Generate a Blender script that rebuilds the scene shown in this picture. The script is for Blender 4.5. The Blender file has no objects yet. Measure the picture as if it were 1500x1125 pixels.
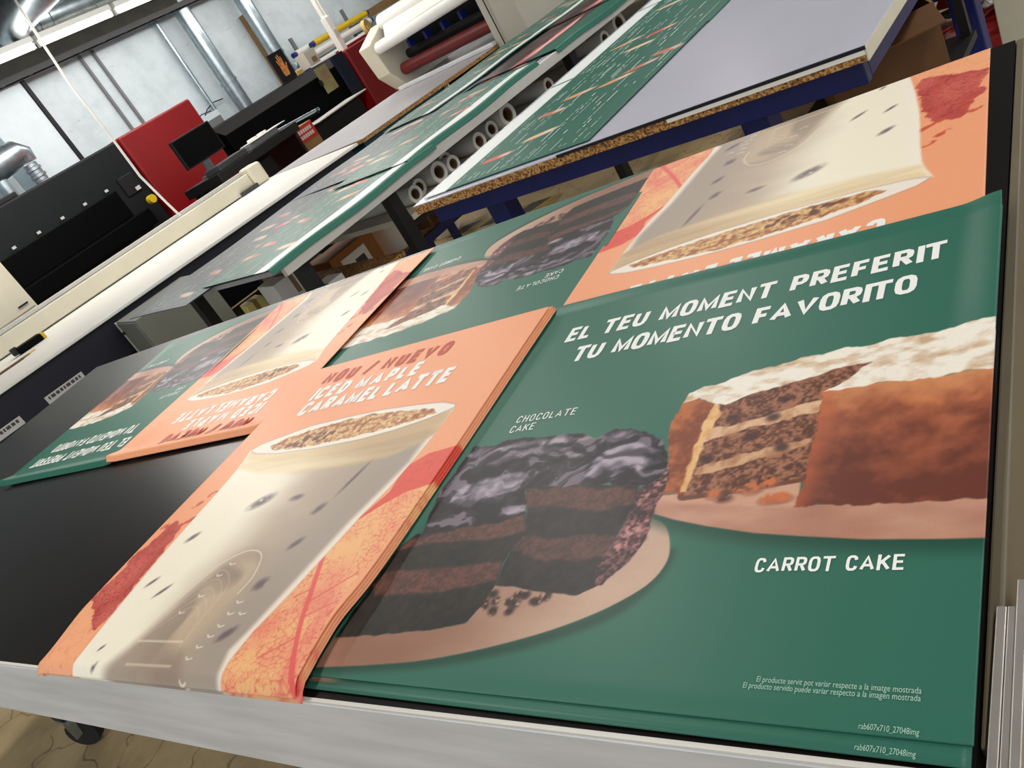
import bpy, bmesh, math, random
import numpy as np
from mathutils import Vector, Matrix

random.seed(7)
scene = bpy.context.scene
COL = scene.collection
rad = math.radians

# ------------------------------------------------------------------ camera
FPX = 1225.94
CAM_R = np.array([[0.779735, 0.403255, -0.478955],
                  [-0.162063, -0.608910, -0.776507],
                  [-0.604771, 0.683091, -0.409436]])
CAM_C = np.array([0.975, -0.754, 1.4473])
cd = bpy.data.cameras.new('camera')
cd.sensor_width = 36.0
cd.lens = FPX / 1500 * 36.0
cd.clip_start = 0.02
cd.clip_end = 100
cam = bpy.data.objects.new('camera', cd)
COL.objects.link(cam)
m = Matrix.Identity(4)
for i in range(3):
    m[i][0] = CAM_R[0][i]; m[i][1] = -CAM_R[1][i]; m[i][2] = -CAM_R[2][i]; m[i][3] = CAM_C[i]
cam.matrix_world = m
scene.camera = cam

def at(u, v, x=None, y=None, z=None):
    """surveyed point of the place: a sight line cut by a plane at a known distance or height"""
    d = CAM_R.T @ np.array([(u - 750) / FPX, (v - 562.5) / FPX, 1.0])
    if z is not None: t = (z - CAM_C[2]) / d[2]
    elif y is not None: t = (y - CAM_C[1]) / d[1]
    else: t = (x - CAM_C[0]) / d[0]
    return Vector(CAM_C + t * d)

# ------------------------------------------------------------------ world, lights, exposure
scene.view_settings.view_transform = 'Standard'
scene.view_settings.look = 'None'
scene.view_settings.gamma = 1
scene.view_settings.use_curve_mapping = False
scene.view_settings.exposure = 0.3
w = bpy.data.worlds.new('world'); scene.world = w; w.use_nodes = True
bg = w.node_tree.nodes['Background']
bg.inputs[0].default_value = (0.82, 0.92, 1.0, 1)
bg.inputs[1].default_value = 0.8

LAMPS = [(-7.28, 5.66 + 1.06*k, 2.94) for k in range(-1, 7)] + [(-5.6, 3.1 + 1.7*k, 3.05) for k in range(3)] + [(x, y, 3.05) for x in (-1.2, 2.0) for y in (-2.4, -0.4, 1.6, 3.6, 5.6)]
def tube_light(x, y, z, power):
    """one fluorescent fitting: its reflector throws light to both sides"""
    for sgn in (-1, 1):
        ld = bpy.data.lights.new('tube_light', 'AREA')
        ld.shape = 'RECTANGLE'; ld.size = 0.12; ld.size_y = 0.95
        ld.energy = power / 2; ld.color = (1.0, 0.965, 0.91)
        lo = bpy.data.objects.new('tube_light', ld); COL.objects.link(lo)
        lo.location = (x + sgn*.03, y, z - 0.07); lo.rotation_euler = (0, -sgn*rad(42), 0)
for lx, ly, lz in LAMPS:
    tube_light(lx, ly, lz, 34 if lx == -5.6 else 12 if lx < -7 else 21)

# ------------------------------------------------------------------ colour helpers
def lin(c):
    c = np.asarray(c, float) / 255.0
    return np.where(c <= 0.04045, c / 12.92, ((c + 0.055) / 1.055) ** 2.4)
def rgba(c):
    l = lin(c); return (float(l[0]), float(l[1]), float(l[2]), 1.0)

MATS = {}
def mat(name, c, rough=0.5, metal=0.0, var=0.0, vscale=6.0, c2=None, bump=0.0, bscale=40.0, spec=0.5, stretch=None, emit=None, es=0.0, coat=0.0):
    if name in MATS: return MATS[name]
    mt = bpy.data.materials.new(name); mt.use_nodes = True
    nt = mt.node_tree; b = nt.nodes['Principled BSDF']
    b.inputs['Roughness'].default_value = rough
    b.inputs['Metallic'].default_value = metal
    b.inputs['Specular IOR Level'].default_value = spec
    if coat: b.inputs['Coat Weight'].default_value = coat
    if emit is not None:
        b.inputs['Emission Color'].default_value = rgba(emit); b.inputs['Emission Strength'].default_value = es
    tc = nt.nodes.new('ShaderNodeTexCoord'); mp = nt.nodes.new('ShaderNodeMapping')
    nt.links.new(tc.outputs['Object'], mp.inputs[0])
    if stretch: mp.inputs['Scale'].default_value = stretch
    nz = nt.nodes.new('ShaderNodeTexNoise'); nz.inputs['Scale'].default_value = vscale; nz.inputs['Detail'].default_value = 5
    nt.links.new(mp.outputs[0], nz.inputs['Vector'])
    mx = nt.nodes.new('ShaderNodeMix'); mx.data_type = 'RGBA'
    cc = rgba(c)
    if c2 is None:
        d = 1 - var
        cc2 = (cc[0] * d, cc[1] * d, cc[2] * d, 1)
    else: cc2 = rgba(c2)
    mx.inputs[6].default_value = cc; mx.inputs[7].default_value = cc2
    rp = nt.nodes.new('ShaderNodeValToRGB'); rp.color_ramp.elements[0].position = 0.35; rp.color_ramp.elements[1].position = 0.65
    nt.links.new(nz.outputs[0], rp.inputs[0]); nt.links.new(rp.outputs[0], mx.inputs[0])
    nt.links.new(mx.outputs[2], b.inputs['Base Color'])
    if bump:
        n2 = nt.nodes.new('ShaderNodeTexNoise'); n2.inputs['Scale'].default_value = bscale; n2.inputs['Detail'].default_value = 4
        nt.links.new(mp.outputs[0], n2.inputs['Vector'])
        bp = nt.nodes.new('ShaderNodeBump'); bp.inputs['Strength'].default_value = bump; bp.inputs['Distance'].default_value = 0.01
        nt.links.new(n2.outputs[0], bp.inputs['Height']); nt.links.new(bp.outputs[0], b.inputs['Normal'])
    MATS[name] = mt
    return mt

def print_mat(name, rough=0.42, spec=0.35):
    """digital print on vinyl: ink colour stored on the sheet, gloss from the vinyl"""
    if name in MATS: return MATS[name]
    mt = bpy.data.materials.new(name); mt.use_nodes = True
    nt = mt.node_tree; b = nt.nodes['Principled BSDF']
    a = nt.nodes.new('ShaderNodeVertexColor'); a.layer_name = 'ink'
    tc = nt.nodes.new('ShaderNodeTexCoord')
    nz = nt.nodes.new('ShaderNodeTexNoise'); nz.inputs['Scale'].default_value = 420; nz.inputs['Detail'].default_value = 2
    nt.links.new(tc.outputs['Object'], nz.inputs['Vector'])
    hs = nt.nodes.new('ShaderNodeHueSaturation')
    mr = nt.nodes.new('ShaderNodeMapRange'); mr.inputs[3].default_value = 0.94; mr.inputs[4].default_value = 1.06
    nt.links.new(nz.outputs[0], mr.inputs[0]); nt.links.new(mr.outputs[0], hs.inputs['Value'])
    nt.links.new(a.outputs['Color'], hs.inputs['Color']); nt.links.new(hs.outputs[0], b.inputs['Base Color'])
    b.inputs['Roughness'].default_value = rough; b.inputs['Specular IOR Level'].default_value = spec
    MATS[name] = mt
    return mt

# ------------------------------------------------------------------ mesh helpers
class MB:
    def __init__(s): s.v = []; s.f = []
    def add(s, vs, fs):
        o = len(s.v); s.v += [tuple(p) for p in vs]; s.f += [tuple(i + o for i in f) for f in fs]; return s
    def box(s, x0, x1, y0, y1, z0, z1):
        return s.add([(x0,y0,z0),(x1,y0,z0),(x1,y1,z0),(x0,y1,z0),(x0,y0,z1),(x1,y0,z1),(x1,y1,z1),(x0,y1,z1)],
                     [(0,3,2,1),(4,5,6,7),(0,1,5,4),(1,2,6,5),(2,3,7,6),(3,0,4,7)])
    def obox(s, c, sz, R):
        c = Vector(c); h = Vector(sz) / 2
        vs = [c + R @ Vector((sx*h.x, sy*h.y, sz_*h.z)) for sz_ in (-1,1) for sy, sx in ((-1,-1),(-1,1),(1,1),(1,-1))]
        return s.add(vs, [(0,3,2,1),(4,5,6,7),(0,1,5,4),(1,2,6,5),(2,3,7,6),(3,0,4,7)])
    def bar(s, p0, p1, a, b, up=(0,0,1)):
        p0 = Vector(p0); p1 = Vector(p1); d = (p1 - p0).normalized(); u = Vector(up)
        x = d.cross(u)
        if x.length < 1e-4: x = d.cross(Vector((1,0,0)))
        x.normalize(); y = x.cross(d)
        vs = [p + x*sx*a/2 + y*sy*b/2 for p in (p0, p1) for sx, sy in ((-1,-1),(1,-1),(1,1),(-1,1))]
        return s.add(vs, [(3,2,1,0),(4,5,6,7),(0,1,5,4),(1,2,6,5),(2,3,7,6),(3,0,4,7)])
    def ring_frame(s, p0, p1):
        d = (Vector(p1) - Vector(p0)).normalized()
        u = Vector((0,0,1)) if abs(d.z) < 0.9 else Vector((1,0,0))
        x = d.cross(u).normalized(); return x, x.cross(d)
    def cyl(s, p0, p1, r0, r1=None, n=20, caps=True):
        if r1 is None: r1 = r0
        x, y = s.ring_frame(p0, p1)
        vs = []
        for p, r in ((Vector(p0), r0), (Vector(p1), r1)):
            vs += [p + (x*math.cos(2*math.pi*k/n) + y*math.sin(2*math.pi*k/n))*r for k in range(n)]
        fs = [(k, (k+1) % n, n + (k+1) % n, n + k) for k in range(n)]
        if caps: fs += [tuple(range(n-1, -1, -1)), tuple(range(n, 2*n))]
        return s.add(vs, fs)
    def tube(s, p0, p1, ro, ri, n=24):
        x, y = s.ring_frame(p0, p1); vs = []
        for p, r in ((p0, ro), (p1, ro), (p1, ri), (p0, ri)):
            p = Vector(p); vs += [p + (x*math.cos(2*math.pi*k/n) + y*math.sin(2*math.pi*k/n))*r for k in range(n)]
        fs = []
        for j in range(4):
            a = j*n; b = ((j+1) % 4)*n
            fs += [(a+k, a+(k+1) % n, b+(k+1) % n, b+k) for k in range(n)]
        return s.add(vs, fs)
    def path(s, pts, r, n=10, radii=None):
        pts = [Vector(p) for p in pts]; vs = []; fs = []
        px = None
        for i, p in enumerate(pts):
            d = (pts[min(i+1, len(pts)-1)] - pts[max(i-1, 0)]).normalized()
            if px is None:
                u = Vector((0,0,1)) if abs(d.z) < 0.9 else Vector((1,0,0)); px = d.cross(u).normalized()
            px = (px - d*px.dot(d)).normalized(); py = d.cross(px)
            rr = radii[i] if radii else r
            vs += [p + (px*math.cos(2*math.pi*k/n) + py*math.sin(2*math.pi*k/n))*rr for k in range(n)]
        for i in range(len(pts)-1):
            fs += [(i*n+k, i*n+(k+1) % n, (i+1)*n+(k+1) % n, (i+1)*n+k) for k in range(n)]
        fs += [tuple(range(n-1, -1, -1)), tuple(range((len(pts)-1)*n, len(pts)*n))]
        return s.add(vs, fs)
    def prism(s, poly, axis, a0, a1):
        """polygon in the two other axes, pushed along 'axis' from a0 to a1"""
        def mk(p, a):
            return {'x': (a, p[0], p[1]), 'y': (p[0], a, p[1]), 'z': (p[0], p[1], a)}[axis]
        n = len(poly)
        vs = [mk(p, a0) for p in poly] + [mk(p, a1) for p in poly]
        fs = [tuple(range(n-1, -1, -1)), tuple(range(n, 2*n))] + [(k, (k+1) % n, n+(k+1) % n, n+k) for k in range(n)]
        return s.add(vs, fs)
    def sphere(s, c, r, n=14, sz=1.0):
        c = Vector(c); rows = n // 2; vs = []; fs = []
        for i in range(rows + 1):
            t = math.pi * i / rows
            for k in range(n):
                a = 2*math.pi*k/n
                vs.append(c + Vector((r*math.sin(t)*math.cos(a), r*math.sin(t)*math.sin(a), r*sz*math.cos(t))))
        for i in range(rows):
            for k in range(n): fs.append((i*n+k, i*n+(k+1) % n, (i+1)*n+(k+1) % n, (i+1)*n+k))
        return s.add(vs, fs)
    def build(s, name, material, parent=None, bevel=0.0, smooth=False, seg=2):
        me = bpy.data.meshes.new(name); me.from_pydata([tuple(p) for p in s.v], [], s.f)
        bm = bmesh.new(); bm.from_mesh(me)
        bmesh.ops.remove_doubles(bm, verts=bm.verts, dist=1e-6) if smooth else None
        bmesh.ops.recalc_face_normals(bm, faces=bm.faces); bm.to_mesh(me); bm.free()
        me.materials.append(material)
        o = bpy.data.objects.new(name, me); COL.objects.link(o)
        if parent is not None: o.parent = parent
        if smooth:
            me.polygons.foreach_set('use_smooth', [True]*len(me.polygons)); me.set_sharp_from_angle(angle=rad(40))
        if bevel:
            bv = o.modifiers.new('bevel', 'BEVEL'); bv.width = bevel; bv.segments = seg; bv.limit_method = 'ANGLE'; bv.angle_limit = rad(40)
        return o

def tag(o, label, cat=None, group=None, kind=None):
    if label: o['label'] = label
    if cat: o['category'] = cat
    if group: o['group'] = group
    if kind: o['kind'] = kind
    return o
def thing(name, label, cat, loc=(0,0,0), rz=0.0, group=None):
    o = bpy.data.objects.new(name, None); COL.objects.link(o); o.empty_display_size = 0.1
    o.location = loc; o.rotation_euler = (0, 0, rz)
    return tag(o, label, cat, group)
def struct(o, label=None): return tag(o, label, kind='structure')
def copy_tree(o, parent=None):
    c = o.copy(); COL.objects.link(c); c.parent = parent
    for ch in list(o.children): copy_tree(ch, c)
    return c
# ------------------------------------------------------------------ outlines of the printed artwork (fractions of a sheet)
GP = {
  'frost': [(0.5089,0.5558),(0.5133,0.5799),(0.5397,0.5953),(0.5759,0.5973),(0.6073,0.6137),(0.6412,0.6181),(0.6744,0.6224),(0.7055,0.6328),(0.744,0.6293),(0.779,0.6387),(0.8152,0.6343),(0.8489,0.6392),(0.8775,0.6405),(0.9059,0.6361),(0.9328,0.6397),(0.9634,0.6444),(1.0104,0.6402),(1.0116,0.5226),(0.9694,0.5301),(0.9362,0.5318),(0.9065,0.5297),(0.8706,0.5351),(0.8291,0.5366),(0.7956,0.5375),(0.7609,0.5332),(0.7879,0.554),(0.8179,0.5809),(0.8288,0.5896),(0.7921,0.5888),(0.758,0.5816),(0.728,0.5755),(0.698,0.5667),(0.6616,0.559),(0.6254,0.5469),(0.5948,0.5334),(0.5743,0.543),(0.5373,0.5641)],
  'wside': [(0.5087,0.56),(0.5051,0.5044),(0.5097,0.4578),(0.5291,0.426),(0.5368,0.3764),(0.5389,0.3431),(0.5841,0.3378),(0.5784,0.3787),(0.5763,0.4268),(0.5736,0.4704),(0.5739,0.5156),(0.5767,0.5449),(0.5365,0.5667)],
  'wcream': [(0.5717,0.5515),(0.5967,0.5191),(0.5905,0.4787),(0.5834,0.4471),(0.5881,0.4045),(0.5888,0.3463),(0.5769,0.3429),(0.576,0.3856),(0.5702,0.4418),(0.5686,0.4861),(0.5694,0.5242)],
  'cut': [(0.5756,0.5387),(0.6243,0.5511),(0.7269,0.5812),(0.8268,0.5932),(0.8179,0.5809),(0.7879,0.554),(0.7606,0.5347),(0.7659,0.4807),(0.7687,0.4265),(0.7682,0.3822),(0.7655,0.357),(0.6802,0.3458),(0.5875,0.3375),(0.5904,0.3974),(0.5845,0.4541)],
  'cr1': [(0.5881,0.4791),(0.6315,0.4844),(0.677,0.4969),(0.7217,0.5067),(0.7643,0.515),(0.7614,0.4885),(0.7267,0.4836),(0.6884,0.4718),(0.6572,0.4699),(0.6164,0.46),(0.581,0.4474)],
  'cr2': [(0.5918,0.3932),(0.6126,0.4001),(0.652,0.4112),(0.7007,0.4212),(0.7633,0.4299),(0.7619,0.4132),(0.7327,0.4109),(0.7055,0.4015),(0.6575,0.3913),(0.6279,0.385),(0.59,0.3787)],
  'block': [(0.7589,0.5358),(0.8288,0.5389),(0.9063,0.5319),(0.9692,0.5329),(1.0131,0.527),(1.0137,0.2961),(0.9535,0.2972),(0.8982,0.2976),(0.8182,0.2986),(0.765,0.3021),(0.7682,0.3228),(0.7673,0.364),(0.7637,0.3952),(0.7675,0.4398),(0.7643,0.4638),(0.7645,0.4879)],
  'cplate': [(0.5226,0.338),(0.5832,0.3404),(0.6797,0.3477),(0.7627,0.3597),(0.7702,0.3028),(1.0186,0.2972),(1.0169,0.2375),(0.9579,0.2378),(0.8674,0.2412),(0.7857,0.2498),(0.7178,0.2583),(0.6415,0.2746),(0.5849,0.2897),(0.5378,0.3062)],
  'ctop': [(0.5302,0.3406),(0.5832,0.3404),(0.6797,0.3477),(0.7627,0.3597),(0.7685,0.3002),(0.6602,0.3113),(0.5733,0.3223)],
  'crumbs': [(0.676,0.3431),(0.692,0.3385),(0.6979,0.344),(0.6531,0.3269),(0.7212,0.3182),(0.735,0.3187),(0.7438,0.3203),(0.7181,0.3499),(0.6355,0.3345)],
  'ctopf': [(0.0278,0.3837),(0.0343,0.4935),(0.0368,0.5126),(0.099,0.5092),(0.1271,0.5227),(0.1722,0.5182),(0.2213,0.516),(0.2814,0.5141),(0.3145,0.511),(0.3468,0.4947),(0.3665,0.5042),(0.3943,0.5082),(0.4244,0.5053),(0.4776,0.4833),(0.5024,0.46),(0.5277,0.4221),(0.5335,0.4033),(0.5275,0.3792),(0.5083,0.3637),(0.4778,0.3632),(0.4308,0.3737),(0.3736,0.3769),(0.3139,0.3789),(0.2567,0.3799),(0.2291,0.4191),(0.1596,0.4233),(0.1218,0.4169)],
  'hl1': [(0.1046,0.4546),(0.1518,0.4816),(0.2302,0.4876),(0.3027,0.4718),(0.3444,0.4491),(0.2658,0.4699),(0.1888,0.4658),(0.1431,0.45)],
  'hl2': [(0.1079,0.495),(0.1346,0.5102),(0.2257,0.5079),(0.2842,0.5085),(0.3482,0.4916),(0.2931,0.4907),(0.2436,0.4871),(0.1589,0.4932)],
  'hl3': [(0.3694,0.3973),(0.3775,0.4415),(0.3961,0.4642),(0.4466,0.4649),(0.49,0.4509),(0.5123,0.4334),(0.4805,0.4345),(0.5153,0.4115),(0.4726,0.4014),(0.414,0.4112),(0.4009,0.3908)],
  'hl4': [(0.3656,0.4801),(0.3809,0.4985),(0.4259,0.5017),(0.4523,0.492),(0.4265,0.4866),(0.3953,0.4791)],
  'hl5': [(0.0427,0.4924),(0.0636,0.5065),(0.1051,0.5053),(0.0891,0.49),(0.0729,0.4695)],
  'bface': [(0.2474,0.3873),(0.3723,0.3795),(0.4951,0.365),(0.5035,0.3256),(0.4993,0.2879),(0.4922,0.2364),(0.4871,0.2068),(0.5016,0.1733),(0.4711,0.1569),(0.3084,0.1743),(0.3004,0.2153),(0.3036,0.279),(0.2872,0.3242)],
  'bl1': [(0.2565,0.378),(0.3146,0.3776),(0.3745,0.375),(0.4949,0.3592),(0.5009,0.3258),(0.4562,0.3169),(0.4003,0.3221),(0.3256,0.3347),(0.2779,0.334)],
  'bl2': [(0.3057,0.2704),(0.3754,0.2628),(0.4276,0.2659),(0.4945,0.2644),(0.4905,0.2239),(0.4415,0.2166),(0.377,0.219),(0.3225,0.2364),(0.2985,0.2426)],
  'pside': [(0.5387,0.4056),(0.545,0.3613),(0.5436,0.3171),(0.5494,0.2594),(0.5393,0.2154),(0.51,0.1756),(0.4992,0.1733),(0.4861,0.2068),(0.4922,0.2364),(0.5005,0.2851),(0.5009,0.3258),(0.4983,0.3572),(0.5282,0.3773)],
  'pk1': [(0.5388,0.4026),(0.5432,0.3502),(0.507,0.3171),(0.5007,0.3512),(0.5314,0.3753)],
  'pk2': [(0.5429,0.3064),(0.547,0.2595),(0.5359,0.235),(0.4994,0.2311),(0.5064,0.2769),(0.5172,0.2921)],
  'stop': [(0.0523,0.3011),(0.0278,0.3837),(0.0501,0.4207),(0.1179,0.4229),(0.1582,0.4256),(0.2258,0.425),(0.2395,0.4146),(0.261,0.3635),(0.2852,0.3213),(0.234,0.3034),(0.1474,0.296),(0.06,0.2815)],
  'shl': [(0.0777,0.3555),(0.0779,0.3967),(0.1257,0.4109),(0.2001,0.4237),(0.2317,0.4202),(0.242,0.3911),(0.207,0.3682),(0.1571,0.3625),(0.1397,0.3475)],
  'shl2': [(0.2262,0.3161),(0.254,0.3327),(0.2692,0.3439),(0.2752,0.3281),(0.2505,0.3176)],
  'shl3': [(0.0308,0.4484),(0.0675,0.4553),(0.0993,0.4516),(0.086,0.4386),(0.0406,0.429),(0.027,0.4268)],
  'slice': [(0.0101,0.0684),(0.0174,0.2517),(0.0397,0.2888),(0.1452,0.2992),(0.2834,0.3245),(0.3072,0.2789),(0.2975,0.2154),(0.307,0.1784),(0.303,0.1381),(0.2908,0.1049),(0.2242,0.091),(0.1372,0.0813)],
  'sl1': [(0.0174,0.2517),(0.0348,0.2763),(0.0813,0.2818),(0.17,0.3022),(0.2865,0.3212),(0.3062,0.2806),(0.256,0.268),(0.1691,0.2645),(0.0884,0.2628)],
  'sl2': [(0.0168,0.1733),(0.0285,0.2026),(0.1176,0.2061),(0.2057,0.2116),(0.2934,0.2219),(0.3044,0.1826),(0.2357,0.168),(0.1662,0.1598),(0.0414,0.1534)],
  'kplate': [(0.0131,0.0135),(0.0077,0.0709),(0.1372,0.0813),(0.2242,0.091),(0.2908,0.1049),(0.303,0.1381),(0.3078,0.1754),(0.4699,0.1592),(0.5016,0.1733),(0.5393,0.2154),(0.5389,0.2982),(0.5742,0.2794),(0.5957,0.2426),(0.6008,0.2094),(0.5833,0.1733),(0.5364,0.1375),(0.4807,0.1091),(0.4203,0.0859),(0.3325,0.0597),(0.2346,0.0379),(0.1215,0.0234)],
  'kshadow': [(0.021,0.0057),(0.0093,0.0172),(0.2326,0.0405),(0.4191,0.088),(0.5354,0.1397),(0.5992,0.2329),(0.6082,0.2047),(0.5911,0.1644),(0.5552,0.125),(0.4934,0.0933),(0.4131,0.064),(0.2943,0.0354),(0.1599,0.0166)],
  'kcrumbs': [(0.3129,0.1581),(0.3262,0.1458),(0.3054,0.1431),(0.355,0.1438),(0.364,0.156),(0.3733,0.1585),(0.3671,0.1416),(0.38,0.1562),(0.4011,0.1468),(0.4177,0.1541),(0.4189,0.1565),(0.4075,0.1445),(0.3319,0.128),(0.3641,0.1286),(0.3102,0.1358)],
  't1': [(0.1079,0.8353),(0.9192,0.8456),(0.0948,0.8938)],
  't2': [(0.1658,0.7506),(0.8778,0.7581),(0.1533,0.8089)],
  't3': [(0.7363,0.193),(0.9187,0.1946),(0.7347,0.2135)],
  't4': [(0.1177,0.5691),(0.267,0.5689),(0.1126,0.5902)],
  't5': [(0.1168,0.5399),(0.1784,0.5417),(0.1123,0.5619)],
  't6': [(0.7774,0.0451),(0.9512,0.0452),(0.7771,0.0501)],
  't7': [(0.7633,0.0368),(0.9512,0.0372),(0.7631,0.0424)],
  't8': [(0.8957,0.0041),(0.9526,0.0035),(0.8958,0.0084)],
  't9': [(0.8984,-0.0141),(0.9555,-0.0138),(0.8986,-0.01)],
}
LP = {
  'rimo': [(0.1031,0.6461),(0.1293,0.6664),(0.1898,0.6805),(0.3187,0.7067),(0.4788,0.7123),(0.6146,0.7118),(0.7481,0.7021),(0.8424,0.6912),(0.8979,0.6743),(0.9038,0.6629),(0.8345,0.6406),(0.7327,0.6214),(0.6183,0.61),(0.4425,0.6057),(0.2661,0.6132),(0.1513,0.6292)],
  'nuts': [(0.1919,0.6503),(0.2416,0.6724),(0.34,0.6862),(0.4817,0.6994),(0.5896,0.7003),(0.7185,0.6882),(0.825,0.6735),(0.8517,0.658),(0.799,0.6469),(0.7198,0.6369),(0.6038,0.6258),(0.446,0.6208),(0.3295,0.6204),(0.237,0.6296)],
  'cup': [(0.1,0.65),(0.12,0.6),(0.13,0.56),(0.14,0.47),(0.145,0.4),(0.155,0.29),(0.175,0.16),(0.19,0.08),(0.21,-0.02),(0.8,-0.02),(0.78,0.04),(0.785,0.1),(0.81,0.18),(0.83,0.27),(0.85,0.36),(0.875,0.43),(0.89,0.51),(0.9,0.59),(0.905,0.66),(0.76,0.64),(0.53,0.61),(0.23,0.62)],
  'cream': [(0.1093,0.6409),(0.2661,0.6132),(0.4443,0.6039),(0.6199,0.6082),(0.7342,0.6197),(0.8358,0.6389),(0.9012,0.6634),(0.9049,0.5861),(0.8684,0.5577),(0.7871,0.5286),(0.6522,0.5187),(0.4562,0.5212),(0.2756,0.5424),(0.1277,0.576)],
  'redR': [(0.8875,0.4185),(0.8757,0.4845),(0.9263,0.5196),(1.0244,0.5344),(1.0266,0.4842),(1.0028,0.4274),(0.9403,0.4133),(0.8945,0.3854),(0.8371,0.3383)],
  'leafR': [(0.8371,0.3383),(0.8945,0.3854),(0.9403,0.4133),(1.0028,0.4274),(1.024,0.4426),(0.9794,0.2048),(1.0136,0.0001),(0.8086,-0.013),(0.7937,0.0142),(0.7723,0.0572),(0.7804,0.0984),(0.8052,0.1411),(0.8124,0.202),(0.8308,0.2719),(0.8502,0.3456)],
  'vein': [(0.8263,0.2601),(0.8634,0.1957),(0.9081,0.1264),(0.952,0.0639),(0.985,0.02),(1.005,-0.0047)],
  'redL': [(0.0574,0.4047),(0.0407,0.3892),(0.034,0.3326),(0.0082,0.2982),(0.0164,0.2441),(-0.0052,0.1781),(0.1641,0.0878),(0.1715,0.1301),(0.1615,0.2192),(0.1471,0.2927),(0.1184,0.376)],
  'leafL': [(-0.0052,0.1781),(-0.0026,0.0808),(0.0142,0.0037),(0.0729,-0.0242),(0.2482,-0.0148),(0.1945,0.0266),(0.1696,0.0847)],
  'bits': [(0.0935,0.4569),(0.1365,0.4032),(0.106,0.389),(0.12,0.4891),(0.0255,0.3861),(0.0436,0.3522),(0.0398,0.3204)],
  'blobs': [(0.4068,0.4377),(0.5483,0.4364),(0.6754,0.3925),(0.6948,0.3),(0.6847,0.201),(0.7033,0.0913),(0.2301,0.2145),(0.2283,0.342),(0.2676,0.0504),(0.2978,0.0134),(0.3149,0.1897),(0.7176,0.4754)],
  'swirlc': [(0.5319,0.2254),(0.5429,0.1276),(0.5309,0.0266),(0.5757,0.2693),(0.3909,0.1761)],
  'tick': [(0.5142,0.255),(0.6616,0.1602),(0.6618,0.1345),(0.7018,0.1348),(0.6624,0.1078),(0.6548,0.0858),(0.646,0.0631),(0.6421,0.0393),(0.6627,0.0023),(0.4756,0.1358),(0.497,0.1755),(0.5008,0.226)],
  'cupbase': [(0.3802,0.0687),(0.5596,0.0739),(0.7783,0.0327),(0.7918,0.0094),(0.4544,-0.0092),(0.4119,0.0325)],
  't1': [(0.1611,0.9019),(0.7065,0.8984),(0.1237,0.9613)],
  't2': [(0.1773,0.8303),(0.6401,0.8345),(0.1415,0.8882)],
  't3': [(0.1848,0.7656),(0.8002,0.7709),(0.1508,0.8261)],
}
# ------------------------------------------------------------------ printed artwork (ink colours worked out per point of a sheet)
_RNG = np.random.default_rng(11)
_LAT = _RNG.random((8, 128, 128))
def vnoise(x, y, seed=0):
    L = _LAT[seed % 8]; xi = np.floor(x).astype(int); yi = np.floor(y).astype(int)
    fx = x - xi; fy = y - yi; fx = fx*fx*(3-2*fx); fy = fy*fy*(3-2*fy)
    o = 17 * (seed // 8)
    a = L[(xi+o) & 127, yi & 127]; b = L[(xi+1+o) & 127, yi & 127]
    c = L[(xi+o) & 127, (yi+1) & 127]; d = L[(xi+1+o) & 127, (yi+1) & 127]
    return (a*(1-fx)+b*fx)*(1-fy) + (c*(1-fx)+d*fx)*fy
def fbm(x, y, seed=0, oct=4):
    r = 0; a = 0.5; t = 0
    for k in range(oct):
        r = r + a*vnoise(x*2**k, y*2**k, seed+k); t += a; a *= 0.5
    return r / t
def cells(x, y, seed=0):
    """distance to the border between scattered cells: a leaf-vein network"""
    xi = np.floor(x).astype(int); yi = np.floor(y).astype(int)
    d1 = np.full(x.shape, 9.0); d2 = np.full(x.shape, 9.0)
    for i in (-1, 0, 1):
        for j in (-1, 0, 1):
            jx = _LAT[seed % 8][(xi+i) & 127, (yi+j) & 127]; jy = _LAT[(seed+1) % 8][(xi+i) & 127, (yi+j) & 127]
            d = np.hypot(xi+i+jx-x, yi+j+jy-y)
            m1 = d < d1
            d2 = np.where(m1, d1, np.minimum(d2, d)); d1 = np.where(m1, d, d1)
    return d2 - d1
def sstep(a, b, x):
    t = np.clip((x-a)/(b-a), 0, 1); return t*t*(3-2*t)

def smooth(pts, n=5, closed=True):
    """rounded outline through the given points"""
    P = [np.array(p) for p in pts]; N = len(P); out = []
    for i in range(N if closed else N-1):
        if closed: a, b, c, d = P[i-1], P[i], P[(i+1) % N], P[(i+2) % N]
        else: a, b, c, d = P[max(i-1, 0)], P[i], P[i+1], P[min(i+2, N-1)]
        for k in range(n):
            t = k/n
            out.append(tuple(0.5*((2*b)+(-a+c)*t+(2*a-5*b+4*c-d)*t*t+(-a+3*b-3*c+d)*t**3)))
    if not closed: out.append(tuple(P[-1]))
    return out

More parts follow.
